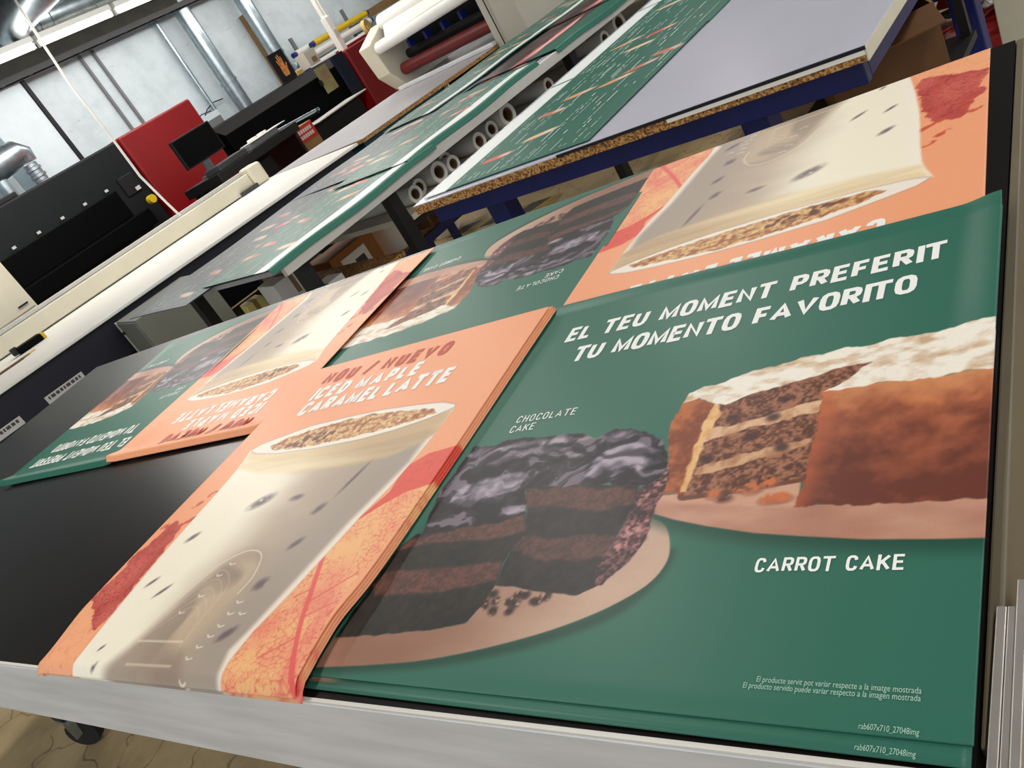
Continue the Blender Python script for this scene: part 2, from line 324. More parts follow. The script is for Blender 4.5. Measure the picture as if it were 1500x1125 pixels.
class Canvas:
    def __init__(s, w, h, W, H, base):
        s.w, s.h, s.W, s.H = w, h, W, H
        s.S, s.T = np.meshgrid(np.linspace(0, 1, w), np.linspace(0, 1, h))
        s.X = s.S*W; s.Y = s.T*H
        s.img = np.empty((h, w, 3)); s.img[:] = np.array(base)/255.0
    def mask(s, poly, soft=0.0012, warp=0.0, wf=60.0, seed=0, grow=0.0):
        P = np.array(poly)*[s.W, s.H]
        mg = soft*2 + warp*2 + grow + 0.004
        x0, y0 = P.min(0)-mg; x1, y1 = P.max(0)+mg
        sel = (s.X >= x0) & (s.X <= x1) & (s.Y >= y0) & (s.Y <= y1)
        out = np.zeros(s.S.shape)
        x = s.X[sel]; y = s.Y[sel]
        if warp:
            x, y = x + (fbm(x*wf, y*wf, seed, 3)-.5)*2*warp, y + (fbm(x*wf+31, y*wf+7, seed+3, 3)-.5)*2*warp
        d = np.full(x.shape, 9.0); ins = np.zeros(x.shape, bool)
        for a, b in zip(P, np.roll(P, -1, 0)):
            e = b-a; L = e@e
            if L < 1e-12: continue
            t = np.clip(((x-a[0])*e[0]+(y-a[1])*e[1])/L, 0, 1)
            d = np.minimum(d, np.hypot(x-a[0]-t*e[0], y-a[1]-t*e[1]))
            c = ((a[1] > y) != (b[1] > y))
            with np.errstate(divide='ignore', invalid='ignore'):
                xx = (b[0]-a[0])*(y-a[1])/(b[1]-a[1])+a[0]
            ins ^= c & (x < xx)
        sd = np.where(ins, -d, d) - grow
        out[sel] = 1-sstep(-soft, soft, sd)
        return out
    def line(s, pts, r, soft=0.001):
        P = np.array(pts)*[s.W, s.H]; d = np.full(s.S.shape, 9.0)
        for a, b in zip(P[:-1], P[1:]):
            e = b-a; L = max(e@e, 1e-12)
            t = np.clip(((s.X-a[0])*e[0]+(s.Y-a[1])*e[1])/L, 0, 1)
            d = np.minimum(d, np.hypot(s.X-a[0]-t*e[0], s.Y-a[1]-t*e[1]))
        return 1-sstep(r-soft, r+soft, d)
    def spot(s, c, rx, ry, ang=0.0, soft=0.35):
        x = s.X-c[0]*s.W; y = s.Y-c[1]*s.H; ca, sa = math.cos(ang), math.sin(ang)
        q = np.hypot((x*ca+y*sa)/rx, (-x*sa+y*ca)/ry)
        return 1-sstep(1-soft, 1+soft, q)
    def lay(s, m, col, k=1.0):
        col = np.asarray(col, float)
        if col.ndim == 1: col = col/255.0
        m = (m*k)[..., None]
        s.img = s.img*(1-m) + col*m
    def mixc(s, c1, c2, f):
        f = np.clip(f, 0, 1)[..., None]; return (np.array(c1)/255.0)*(1-f) + (np.array(c2)/255.0)*f
    def sample(s, nx, ny):
        xi = np.linspace(0, s.w-1, nx); yi = np.linspace(0, s.h-1, ny)
        x0 = np.minimum(xi.astype(int), s.w-2); y0 = np.minimum(yi.astype(int), s.h-2)
        fx = (xi-x0)[None, :, None]; fy = (yi-y0)[:, None, None]; I = s.img
        a = I[np.ix_(y0, x0)]; b = I[np.ix_(y0, x0+1)]; c = I[np.ix_(y0+1, x0)]; d = I[np.ix_(y0+1, x0+1)]
        return (a*(1-fx)+b*fx)*(1-fy) + (c*(1-fx)+d*fx)*fy

GREEN = (50, 108, 91)
def paint_cakes():
    c = Canvas(560, 610, 0.628, 0.689, GREEN); X, Y = c.X, c.Y; G = GP
    n1 = fbm(X*40, Y*40, 0, 4); n2 = fbm(X*120, Y*120, 2, 4); n3 = fbm(X*300, Y*300, 4, 2); nl = fbm(X*12, Y*30, 5, 4)
    # plate of the chocolate cake with its printed drop shadow
    c.lay(c.mask(smooth(G['kshadow']), 0.007), (24, 62, 48), 0.8)
    pl = c.mixc((150, 106, 86), (205, 172, 150), sstep(0.15, 0.58, c.S) + (nl-.5)*.5)
    c.lay(c.mask(G['kplate'][:10]+smooth(G['kplate'][10:], 5, False), 0.001), pl)
    # carrot cake plate
    sh = [(p[0], p[1]-0.018) for p in G['cplate']]
    c.lay(c.mask(sh, 0.012), (30, 70, 56), 0.8)
    c.lay(c.mask(G['cplate'], 0.001), c.mixc((172, 116, 96), (206, 158, 134), (nl-.5)*1.6+.5+(c.T-.28)*4))
    c.lay(c.mask(G['ctop'], 0.004), (214, 166, 138), 0.7)
    # carrot cake: outer side, cut face, cream layers, block, frosting
    c.lay(c.mask(G['cut'], 0.001, grow=.008), (110, 66, 46)); c.lay(c.mask(G['cut'], 0.001, 0.003, 90, grow=.002), c.mixc((92, 52, 38), (168, 112, 84), (n3-.5)*2.2+(n2-.5)*1.6+.48))
    c.lay(c.mask(G['cr1'], 0.001, 0.004, 80, 1), c.mixc((226, 186, 150), (190, 138, 100), (n2-.5)*2+.4))
    c.lay(c.mask(G['cr2'], 0.001, 0.004, 80, 2), c.mixc((214, 168, 130), (176, 122, 88), (n2-.5)*2+.4))
    for k, (sx, sy) in enumerate([(.62, .50), (.70, .53), (.60, .41), (.66, .45), (.72, .42), (.69, .49)]):
        c.lay(c.spot((sx, sy), .007, .006, 0, .6), (58, 34, 34), .8)
    c.lay(c.mask(G['wside'], 0.001, 0.004, 70), c.mixc((190, 108, 60), (132, 66, 42), (n1-.5)*2.4+(n2-.5)*1.5+.5))
    c.lay(c.mask(G['wcream'], 0.0015, 0.004, 70), c.mixc((240, 196, 138), (222, 160, 98), (n2-.5)*2+.4))
    tt = np.clip((c.T-.30)/.24, 0, 1)
    blk = c.mixc((108, 56, 44), (186, 104, 68), tt**1.2*1.0+(n1-.5)*1.1+(n2-.5)*.5+(nl-.5)*.5-.02)
    mb = c.mask(G['block'], 0.001, 0.004, 80, 3); c.lay(mb, blk)
    c.lay(mb*sstep(.46, .535, c.T+(n1-.5)*.08), (222, 152, 98), .75)
    c.lay(mb*(1-sstep(.765, .80, c.S+(n2-.5)*.03)), (196, 100, 60), .6)
    fr = c.mixc((248, 240, 226), (208, 174, 138), (fbm(X*60, Y*110, 3, 5)-.5)*2.6+(fbm(X*18, Y*30, 5, 3)-.5)*1.2+.22)
    c.lay(c.mask(G['frost'], 0.001, 0.004, 60, 4), fr)
    for i, p in enumerate(G['crumbs']):
        col = (92, 54, 44) if i == 3 else (206, 112, 66)
        c.lay(c.spot((p[0]+.003, p[1]-.004), .010, .006), (140, 90, 74), .5)
        c.lay(c.spot((p[0]+(0), p[1]), .0075-.0006*(i % 3), .006, i, .5)*sstep(.40, .52, n3*.5+n2*.6), col)
    # chocolate cake: back block
    dk = c.mixc((24, 20, 20), (48, 38, 38), (n2-.5)*2+.4)
    br = c.mixc((76, 46, 38), (110, 68, 58), (n3-.5)*1.6+(n2-.5)*1.4+.5)
    c.lay(c.mask(G['bface'], 0.001, 0.002), dk)
    c.lay(c.mask(G['bl1'], 0.004, 0.004, 60), br, .9); c.lay(c.mask(G['bl2'], 0.004, 0.004, 60), br, .8)
    pk = c.mixc((70, 36, 38), (196, 138, 136), (n3-.5)*1.8+(n2-.5)*2.0+.42)
    c.lay(c.mask(G['pside'], 0.001, 0.003), c.mixc((46, 28, 30), (132, 84, 84), (n3-.5)*2.2+(n2-.5)*1.8+.35))
    c.lay(c.mask(G['pk1'], 0.004, 0.005), pk); c.lay(c.mask(G['pk2'], 0.004, 0.006), pk)
    def ganache(key, hls, seed):
        gm = c.mask(G[key], 0.001, 0.004, 70, seed)
        sw = fbm(X*34+fbm(X*20, Y*20, 6, 3)*3, Y*70+fbm(X*24, Y*24, 1, 3)*4, 2, 4)
        c.lay(gm, c.mixc((24, 20, 26), (76, 66, 78), (sw-.5)*3.2+.32))
        c.lay(gm*sstep(.60, .68, sw), (150, 138, 150), .55)
        for h in hls:
            c.lay(c.mask(G[h], 0.004, 0.007, 60, seed+1)*gm, c.mixc((84, 74, 88), (186, 174, 186), (sw-.5)*3.0+.52), .85)
    ganache('ctopf', ('hl1', 'hl2', 'hl3', 'hl4', 'hl5'), 1)
    # front slice
    c.lay(c.mask(G['slice'], 0.001, 0.003), c.mixc((26, 24, 20), (46, 40, 34), (n2-.5)*2+.4))
    c.lay(c.mask(G['sl1'], 0.003, 0.003, 50), br); c.lay(c.mask(G['sl2'], 0.003, 0.003, 50), br)
    ganache('stop', ('shl', 'shl2', 'shl3'), 3)
    for i, p in enumerate(G['kcrumbs']):
        c.lay(c.spot(p, .0062-.001*(i % 3), .005, i, .7)*sstep(.36, .48, n3*.5+n2*.55), (50, 32, 28))
    return c

ORANGE = (250, 170, 126)
def paint_latte():
    c = Canvas(440, 520, 0.607, 0.71, ORANGE); X, Y, S, T = c.X, c.Y, c.S, c.T; L = LP
    n1 = fbm(X*22, Y*22, 0, 4); n2 = fbm(X*120, Y*120, 2, 4); n3 = fbm(X*320, Y*320, 4, 2)
    ve = 1-sstep(.03, .12, cells(X*110+n2, Y*110, 0)); vb = 1-sstep(.02, .05, cells(X*22+n1*2, Y*22+n2, 2))
    # leaves
    m = c.mask(L['leafR'], 0.001); c.lay(m, c.mixc((250, 190, 130), (246, 150, 118), (n1-.45)*3))
    c.lay(m*ve*sstep(.42, .62, n1+.1), (226, 96, 86), .75); c.lay(m*vb, (232, 110, 96), .5)
    c.lay(m*sstep(.5, .7, fbm(X*9+3, Y*9, 3, 2)), (240, 112, 104), .45)
    m = c.mask(L['redR'], 0.001); c.lay(m, (234, 88, 72)); c.lay(m*vb, (200, 70, 60), .4)
    c.lay(c.line(L['vein'], 0.004), (238, 92, 92), .9)
    for a, b in (((.87, .19), (.83, .17)), ((.91, .13), (.98, .16)), ((.93, .09), (.86, .05)), ((.89, .16), (.97, .22))):
        c.lay(c.line([a, b], 0.0016), (232, 96, 92), .7)
    m = c.mask(L['leafL'], 0.001); c.lay(m, (252, 178, 132)); c.lay(m*vb, (230, 130, 96), .6)
    m = c.mask(L['redL'], 0.001, 0.008, 75); c.lay(m, c.mixc((216, 106, 94), (198, 84, 76), (n1-.5)*3+.5))
    c.lay(m*ve, (140, 44, 44), .45); c.lay(m*vb, (128, 40, 40), .55)
    for i, p in enumerate(L['bits']): c.lay(c.spot((p[0], p[1]), .014-.001*i, .006, .6, .2)*sstep(.42, .5, n2), (212, 92, 66))
    # glass
    mc = c.mask(L['cup'], 0.0016)
    lp = np.interp(T, [0, .1, .3, .47, .56, .65], [.22, .19, .15, .14, .125, .10])
    rp = np.interp(T, [0, .06, .1, .2, .35, .5, .66], [.80, .77, .785, .81, .845, .90, .905])
    a = np.clip((S-lp)/(rp-lp), 0, 1)
    base = c.mixc((255, 246, 224), (186, 166, 146), sstep(.22, .72, a+(fbm(X*6, Y*9, 1, 3)-.5)*.35))
    c.lay(mc, base)
    c.lay(mc*sstep(.62, .9, a), (164, 152, 142), .65)
    c.lay(mc*sstep(.95, .99, a), (255, 240, 224), .9); c.lay(mc*(1-sstep(.02, .07, a)), (255, 246, 228), .9)
    mcr = c.mask(L['cream'], 0.006)
    c.lay(mcr*mc, c.mixc((250, 230, 190), (196, 166, 128), sstep(.25, .9, a)+(fbm(X*5, Y*60, 3, 3)-.5)*.9), .9)
    c.lay(c.mask([(p[0], p[1]) for p in L['cream'][:8]]+[(.86, .60), (.6, .575), (.3, .58), (.13, .61)], .004)*mc, (230, 196, 146), .35)
    # swirling reflections low in the glass
    q = fbm(X*14+fbm(X*7, Y*7, 2, 2)*4, Y*9, 6, 3)
    low = c.mask(smooth([(.36, -.03), (.40, .08), (.45, .21), (.52, .28), (.61, .265), (.64, .18), (.62, .06), (.66, -.03)]), .018)
    c.lay(low*mc, c.mixc((202, 178, 150), (150, 130, 114), (q-.5)*4+.4), .75)
    for k in range(5):
        o = .028*k
        c.lay(c.line(smooth([(.36+o*.5, .02+o), (.43+o*.3, .10+o), (.50, .15+o*.8), (.56, .12+o*.8), (.58, .05+o)], 6, False), .0009, .0016)*mc, (232, 214, 190), .35)
    c.lay(c.line(smooth([(.42, .17), (.46, .25), (.53, .288), (.60, .275), (.635, .22), (.63, .18)], 6, False), .0012)*mc, (246, 234, 214), .7)
    c.lay(c.line([(.40, .07), (.57, .072)], .0018)*mc, (240, 226, 204), .6); c.lay(c.line([(.43, .02), (.60, .022)], .0018)*mc, (240, 226, 204), .5)
    for p in L['tick']: c.lay(c.line(smooth([(p[0]-.012, p[1]+.003), (p[0]-.003, p[1]-.002), (p[0]+.010, p[1]+.001)], 4, False), .0009)*mc, (255, 246, 232), .9)
    R = [(.022, .011, .5), (.006, .013, 1.7), (.007, .012, -.7), (.012, .006, .8), (.011, .009, .5), (.014, .007, .7), (.011, .004, .8), (.012, .006, .7), (.006, .003, .8), (.006, .004, .7), (.014, .004, .8), (.03, .004, 1.3)]
    for p, (rx, ry, an) in zip(L['blobs'], R):
        c.lay(c.spot(p, rx, ry, an, .7)*sstep(.25, .5, fbm(X*70, Y*70, 6, 3)+.08)*mc, (104, 88, 94), .85)
    # rim, nuts
    c.lay(c.mask(L['rimo'], 0.0012), (250, 240, 226))
    nv = cells(X*95, Y*150, 4); nb = _LAT[3][np.floor(X*95).astype(int) & 127, np.floor(Y*150).astype(int) & 127]
    nu = c.mixc((238, 196, 134), (170, 96, 52), (n2-.5)*2.6+(nb-.5)*1.1+.34)
    mn = c.mask(L['nuts'], 0.001, 0.004, 90); c.lay(mn, nu); c.lay(mn*(1-sstep(.02, .16, nv)), (112, 62, 38), .6)
    c.lay(c.mask([(.28, .64), (.36, .665), (.45, .67), (.50, .655), (.44, .635), (.34, .628)], .003, .006, 70)*sstep(.40, .52, n2), (92, 48, 36), .85)
    c.lay(c.line(L['rimo']+L['rimo'][:1], .0012), (150, 136, 128), .5)
    return c

# ------------------------------------------------------------------ sheets and lettering
def sheet_mesh(name, ink, W, H, zf, material, back=0.0012):
    ny, nx = ink.shape[:2]
    s, t = np.meshgrid(np.linspace(0, 1, nx), np.linspace(0, 1, ny))
    dx, dy, z = zf(s*W, t*H, W, H)
    V = np.stack([s*W+dx, t*H+dy, z], -1).reshape(-1, 3)
    i = np.arange(nx*ny).reshape(ny, nx)
    F = np.stack([i[:-1, :-1], i[:-1, 1:], i[1:, 1:], i[1:, :-1]], -1).reshape(-1, 4)
    ring = np.concatenate([i[0, :-1], i[:-1, -1], i[-1, :0:-1], i[:0:-1, 0]])
    nb = len(ring); V2 = V[ring] - [0, 0, back]; j = np.arange(nb)+len(V)
    F2 = np.stack([ring, j, np.roll(j, -1), np.roll(ring, -1)], -1)
    colr = lin(np.concatenate([ink.reshape(-1, 3), ink.reshape(-1, 3)[ring]])*255)
    V = np.concatenate([V, V2]); F = np.concatenate([F, F2])
    me = bpy.data.meshes.new(name)
    me.vertices.add(len(V)); me.vertices.foreach_set('co', V.ravel())
    me.loops.add(F.size); me.loops.foreach_set('vertex_index', F.ravel().astype(np.int32))
    me.polygons.add(len(F)); me.polygons.foreach_set('loop_start', np.arange(0, F.size, 4, dtype=np.int32))
    me.polygons.foreach_set('loop_total', np.full(len(F), 4, dtype=np.int32))
    sm = np.ones(len(F), bool); sm[-len(F2):] = False
    me.polygons.foreach_set('use_smooth', sm)
    at_ = me.color_attributes.new('ink', 'FLOAT_COLOR', 'POINT')
    at_.data.foreach_set('color', np.concatenate([colr, np.ones((len(colr), 1))], 1).ravel())
    me.update(); me.validate()
    me.materials.append(material)
    return me

_TXT = {}
def glyphs(body, bold, spacing):
    key = (body, bold, spacing)
    if key not in _TXT:
        cu = bpy.data.curves.new('lettering', 'FONT'); cu.body = body; cu.size = 1; cu.offset = bold; cu.space_character = spacing
        cu.resolution_u = 3; cu.fill_mode = 'FRONT'
        o = bpy.data.objects.new('lettering', cu); COL.objects.link(o)
        dg = bpy.context.evaluated_depsgraph_get(); ev = o.evaluated_get(dg); me = ev.to_mesh()
        V = np.array([v.co[:2] for v in me.vertices]); F = [tuple(p.vertices) for p in me.polygons]
        ev.to_mesh_clear(); bpy.data.objects.remove(o); bpy.data.curves.remove(cu)
        _TXT[key] = (V, F)
    return _TXT[key]
def lettering(name, body, b0, b1, cap, W, H, zf, material, bold=0.02, shear=0.25, spacing=1.15, lift=0.0005):
    """one line of print between two baseline points (sheet fractions), cap height a fraction of H"""
    V, F = glyphs(body, bold, spacing)
    x0, x1 = V[:, 0].min(), V[:, 0].max(); y1 = V[:, 1].max()
    p0 = np.array(b0)*[W, H]; p1 = np.array(b1)*[W, H]; L = np.linalg.norm(p1-p0); e = (p1-p0)/L; n = np.array([-e[1], e[0]])
    y = V[:, 1]/y1*cap*H; x = (V[:, 0]-x0)/(x1-x0)*L + y*shear
    P = p0 + x[:, None]*e + y[:, None]*n
    dx, dy, z = zf(P[:, 0], P[:, 1], W, H)
    me = bpy.data.meshes.new(name)
    me.from_pydata([(a+b, c_+d, h+lift) for a, b, c_, d, h in zip(P[:, 0], dx, P[:, 1], dy, z)], [], F)
    me.materials.append(material)
    return me
# poster lettering: plain grotesque capitals drawn as pen strokes (unit box), with their widths
_O = [(.3, 0), (.1, .08), (0, .28), (0, .72), (.1, .92), (.3, 1), (.7, 1), (.9, .92), (1, .72), (1, .28), (.9, .08), (.7, 0), (.3, 0)]
CAPS = {'A': (.72, [[(0, 0), (.5, 1), (1, 0)], [(.2, .3), (.8, .3)]]), 'C': (.56, [[(1, .74), (.9, .92), (.7, 1), (.3, 1), (.1, .92), (0, .72), (0, .28), (.1, .08), (.3, 0), (.7, 0), (.9, .08), (1, .26)]]),
        'D': (.57, [[(0, 0), (0, 1), (.6, 1), (.88, .9), (1, .68), (1, .32), (.88, .1), (.6, 0), (0, 0)]]), 'E': (.50, [[(1.2, 1), (0, 1), (0, 0), (1.2, 0)], [(0, .52), (1.05, .52)]]),
        'F': (.48, [[(1.2, 1), (0, 1), (0, 0)], [(0, .5), (1.0, .5)]]), 'H': (.58, [[(0, 0), (0, 1)], [(1, 0), (1, 1)], [(0, .52), (1, .52)]]), 'I': (.0, [[(.5, 0), (.5, 1)]]),
        'K': (.62, [[(0, 0), (0, 1)], [(1, 1), (.0, .36)], [(.33, .58), (1, 0)]]), 'L': (.46, [[(0, 1), (0, 0), (1.2, 0)]]), 'M': (.74, [[(0, 0), (0, 1), (.5, .12), (1, 1), (1, 0)]]),
        'N': (.59, [[(0, 0), (0, 1), (1, 0), (1, 1)]]), 'O': (.59, [_O]), 'P': (.54, [[(0, 0), (0, 1), (.7, 1), (.93, .92), (1, .75), (.93, .55), (.7, .46), (0, .46)]]),
        'R': (.57, [[(0, 0), (0, 1), (.7, 1), (.93, .92), (1, .76), (.93, .57), (.7, .49), (0, .49)], [(.5, .49), (1, 0)]]), 'T': (.62, [[(-.18, 1), (1.18, 1)], [(.5, 1), (.5, 0)]]),
        'U': (.58, [[(0, 1), (0, .28), (.1, .08), (.3, 0), (.7, 0), (.9, .08), (1, .28), (1, 1)]]), 'V': (.70, [[(0, 1), (.5, 0), (1, 1)]]), '/': (.46, [[(-.2, -.1), (1.2, 1.1)]])}
for _k in CAPS: CAPS[_k] = (CAPS[_k][0]*.84, CAPS[_k][1])
def ribbon(pts, t):
    """outline of a pen stroke of width t"""
    P = [np.array(p, float) for p in pts]; n = len(P); closed = np.allclose(P[0], P[-1])
    V = []; F = []
    for i, p in enumerate(P):
        a = P[i]-P[i-1] if i > 0 else (P[-1]-P[-2] if closed else None)
        b = P[i+1]-P[i] if i < n-1 else (P[1]-P[0] if closed else None)
        ds = [d/np.linalg.norm(d) for d in (a, b) if d is not None]
        ns = [np.array([-d[1], d[0]]) for d in ds]
        m = sum(ns)
        if np.linalg.norm(m) < .2: m = ns[0]
        m = m/np.linalg.norm(m); k = min(1/max(m@ns[0], .3), 2.1)
        V += [p+m*k*t/2, p-m*k*t/2]
    V = [np.array([v[0], min(max(v[1], 0), 1)]) for v in V]
    F = [(2*i, 2*i+1, 2*i+3, 2*i+2) for i in range(n-1)]
    return V, F
def cap_words(name, body, b0, b1, cap, W, H, zf, material, t=.17, shear=0.0, gap=.42, lift=.0005):
    """a printed line in capitals, one mesh for each word"""
    p0 = np.array(b0)*[W, H]; p1 = np.array(b1)*[W, H]; L = np.linalg.norm(p1-p0); e = (p1-p0)/L; nrm = np.array([-e[1], e[0]]); ch = cap*H
    wid = lambda c: gap if c == ' ' else CAPS[c][0]+t*.55
    tot = sum(wid(c) for c in body); track = (L/ch-tot)/(len(body)-1); sx = 1.0
    if track < .06: track = .06; sx = (L/ch)/(tot+.06*(len(body)-1))
    x = 0; out = []; V = []; F = []
    def flush():
        if not V: return
        A = np.array(V); q = p0+(A[:, 0]*sx*ch)[:, None]*e+(A[:, 0:1]*0+A[:, 1:2]*ch)*nrm+(A[:, 1:2]*ch*shear)*e
        dx, dy, z = zf(q[:, 0], q[:, 1], W, H)
        me = bpy.data.meshes.new(name); me.from_pydata([(a+b, c+d, h+lift) for a, b, c, d, h in zip(q[:, 0], dx, q[:, 1], dy, z)], [], list(F)); me.materials.append(material)
        out.append((name, me)); V.clear(); F.clear()
    for c in body:
        if c == ' ': flush()
        else:
            w = CAPS[c][0]
            for st in CAPS[c][1]:
                v, f = ribbon([(x+t*.275+px*(w-t*.45 if w else 0)+t*.0, t/2+py*(1-t)) if not (len(st) == 2 and st[0][0] == st[1][0]) else (x+t*.275+px*(w-t*.45 if w else 0), py) for px, py in st], t)
                o = len(V); V.extend(v); F.extend([tuple(i+o for i in g) for g in f])
        x += wid(c)+track
    flush()
    return out
INK_WHITE = mat('white_ink', (250, 250, 246), 0.45, spec=0.3)
INK_RED = mat('brick_red_ink', (196, 78, 58), 0.45, spec=0.3)
INK_PALE = mat('pale_green_ink', (170, 205, 190), 0.45, spec=0.3)
PRINT = print_mat('printed_vinyl', 0.40, 0.33)

CAKE_TEXT = [('headline_word', 'EL TEU MOMENT PREFERIT', 't1', .054, INK_WHITE, .20), ('headline_word', 'TU MOMENTO FAVORITO', 't2', .054, INK_WHITE, .20),
             ('caption_word', 'CARROT CAKE', 't3', .0225, INK_WHITE, .16), ('caption_word', 'CHOCOLATE', 't4', .020, INK_WHITE, .12), ('caption_word', 'CAKE', 't5', .020, INK_WHITE, .12),
             ('small_print', 'El producte servit pot variar respecte a la imatge mostrada', 't6', .0068, INK_PALE, 0.0),
             ('small_print', 'El producto servido puede variar respecto a la imagen mostrada', 't7', .0068, INK_PALE, 0.0),
             ('small_print', 'rab607x710_27048img', 't8', .0062, INK_PALE, 0.0)]
LATTE_TEXT = [('headline_word', 'NOU / NUEVO', 't1', .056, INK_RED, .25), ('headline_word', 'ICED MAPLE', 't2', .056, INK_WHITE, .25), ('headline_word', 'CARAMEL LATTE', 't3', .058, INK_WHITE, .25)]
def poster(meshes, label, group, loc, rz, cat='poster'):
    sheet, texts = meshes
    o = bpy.data.objects.new('printed_poster', sheet); COL.objects.link(o)
    o.location = loc; o.rotation_euler = (0, 0, rz); tag(o, label, cat, group)
    for nm, me in texts:
        t = bpy.data.objects.new(nm, me); COL.objects.link(t); t.parent = o
        if nm == 'small_print': t['kind'] = 'stuff'
    return o
def poster_meshes(canvas, nx, ny, W, H, zf, texts, G, lift=0.0005):
    ink = canvas.img if nx is None else canvas.sample(nx, ny)
    sheet = sheet_mesh('printed_poster', ink, W, H, zf, PRINT)
    out = []
    for nm, body, key, cap, mt, t in texts:
        if t: out += cap_words(nm, body, G[key][0], G[key][1], cap, W, H, zf, mt, t, .06 if G is LP else 0.0, .16 if G is LP else .34, lift)
        else: out.append((nm, lettering(nm, body, G[key][0], G[key][1], cap, W, H, zf, mt, 0.0, 0.0, 1.0, lift)))
    return sheet, out
# ------------------------------------------------------------------ materials of the place
def floor_material():
    mt = bpy.data.materials.new('worn_painted_concrete'); mt.use_nodes = True
    nt = mt.node_tree; b = nt.nodes['Principled BSDF']; N = nt.nodes.new; Lk = nt.links.new
    tc = N('ShaderNodeTexCoord')
    n1 = N('ShaderNodeTexNoise'); n1.inputs['Scale'].default_value = 1.6; n1.inputs['Detail'].default_value = 8; n1.inputs['Roughness'].default_value = .65
    Lk(tc.outputs['Object'], n1.inputs['Vector'])
    r1 = N('ShaderNodeValToRGB'); r1.color_ramp.elements[0].color = rgba((142, 118, 80)); r1.color_ramp.elements[1].color = rgba((202, 178, 134))
    r1.color_ramp.elements[0].position = .3; r1.color_ramp.elements[1].position = .62
    Lk(n1.outputs[0], r1.inputs[0])
    nw = N('ShaderNodeTexNoise'); nw.inputs['Scale'].default_value = 4; Lk(tc.outputs['Object'], nw.inputs['Vector'])
    ad = N('ShaderNodeVectorMath'); ad.operation = 'MULTIPLY_ADD'; ad.inputs[1].default_value = (.5, .5, .5)
    Lk(nw.outputs['Color'], ad.inputs[0]); Lk(tc.outputs['Object'], ad.inputs[2])
    vo = N('ShaderNodeTexVoronoi'); vo.feature = 'DISTANCE_TO_EDGE'; vo.inputs['Scale'].default_value = 2.6
    Lk(ad.outputs[0], vo.inputs['Vector'])
    r2 = N('ShaderNodeValToRGB'); r2.color_ramp.elements[0].position = 0.0; r2.color_ramp.elements[1].position = .016
    r2.color_ramp.elements[0].color = (.28, .24, .18, 1); r2.color_ramp.elements[1].color = (1, 1, 1, 1)
    Lk(vo.outputs['Distance'], r2.inputs[0])
    mx = N('ShaderNodeMix'); mx.data_type = 'RGBA'; mx.blend_type = 'MULTIPLY'; mx.inputs[0].default_value = .8
    Lk(r1.outputs[0], mx.inputs[6]); Lk(r2.outputs[0], mx.inputs[7]); Lk(mx.outputs[2], b.inputs['Base Color'])
    b.inputs['Roughness'].default_value = .5
    bp = N('ShaderNodeBump'); bp.inputs['Strength'].default_value = .3; bp.inputs['Distance'].default_value = .01
    Lk(mx.outputs[2], bp.inputs['Height']); Lk(bp.outputs[0], b.inputs['Normal'])
    return mt
def wall_material():
    """whitewashed masonry: faint courses and scuffs"""
    mt = bpy.data.materials.new('whitewashed_masonry'); mt.use_nodes = True
    nt = mt.node_tree; b = nt.nodes['Principled BSDF']; N = nt.nodes.new; Lk = nt.links.new
    tc = N('ShaderNodeTexCoord'); mp = N('ShaderNodeMapping'); mp.inputs['Rotation'].default_value = (0, rad(90), rad(90))
    Lk(tc.outputs['Object'], mp.inputs[0])
    n1 = N('ShaderNodeTexNoise'); n1.inputs['Scale'].default_value = 3.5; n1.inputs['Detail'].default_value = 7; Lk(tc.outputs['Object'], n1.inputs['Vector'])
    sx = N('ShaderNodeMapping'); sx.inputs['Scale'].default_value = (1, 3, 22); Lk(tc.outputs['Object'], sx.inputs[0])
    n2 = N('ShaderNodeTexNoise'); n2.inputs['Scale'].default_value = 1.6; n2.inputs['Detail'].default_value = 3; Lk(sx.outputs[0], n2.inputs['Vector'])
    r = N('ShaderNodeValToRGB'); r.color_ramp.elements[0].color = rgba((204, 216, 221)); r.color_ramp.elements[1].color = rgba((222, 233, 239))
    r.color_ramp.elements[0].position = .3; r.color_ramp.elements[1].position = .6
    Lk(n1.outputs[0], r.inputs[0])
    r2 = N('ShaderNodeValToRGB'); r2.color_ramp.elements[0].position = .27; r2.color_ramp.elements[1].position = .33
    r2.color_ramp.elements[0].color = (.55, .6, .62, 1); r2.color_ramp.elements[1].color = (1, 1, 1, 1); Lk(n2.outputs[0], r2.inputs[0])
    mx = N('ShaderNodeMix'); mx.data_type = 'RGBA'; mx.blend_type = 'MULTIPLY'; mx.inputs[0].default_value = .45
    Lk(r.outputs[0], mx.inputs[6]); Lk(r2.outputs[0], mx.inputs[7]); Lk(mx.outputs[2], b.inputs['Base Color'])
    b.inputs['Roughness'].default_value = .75
    bp = N('ShaderNodeBump'); bp.inputs['Strength'].default_value = .35; bp.inputs['Distance'].default_value = .02
    Lk(n2.outputs[0], bp.inputs['Height']); Lk(bp.outputs[0], b.inputs['Normal'])
    return mt
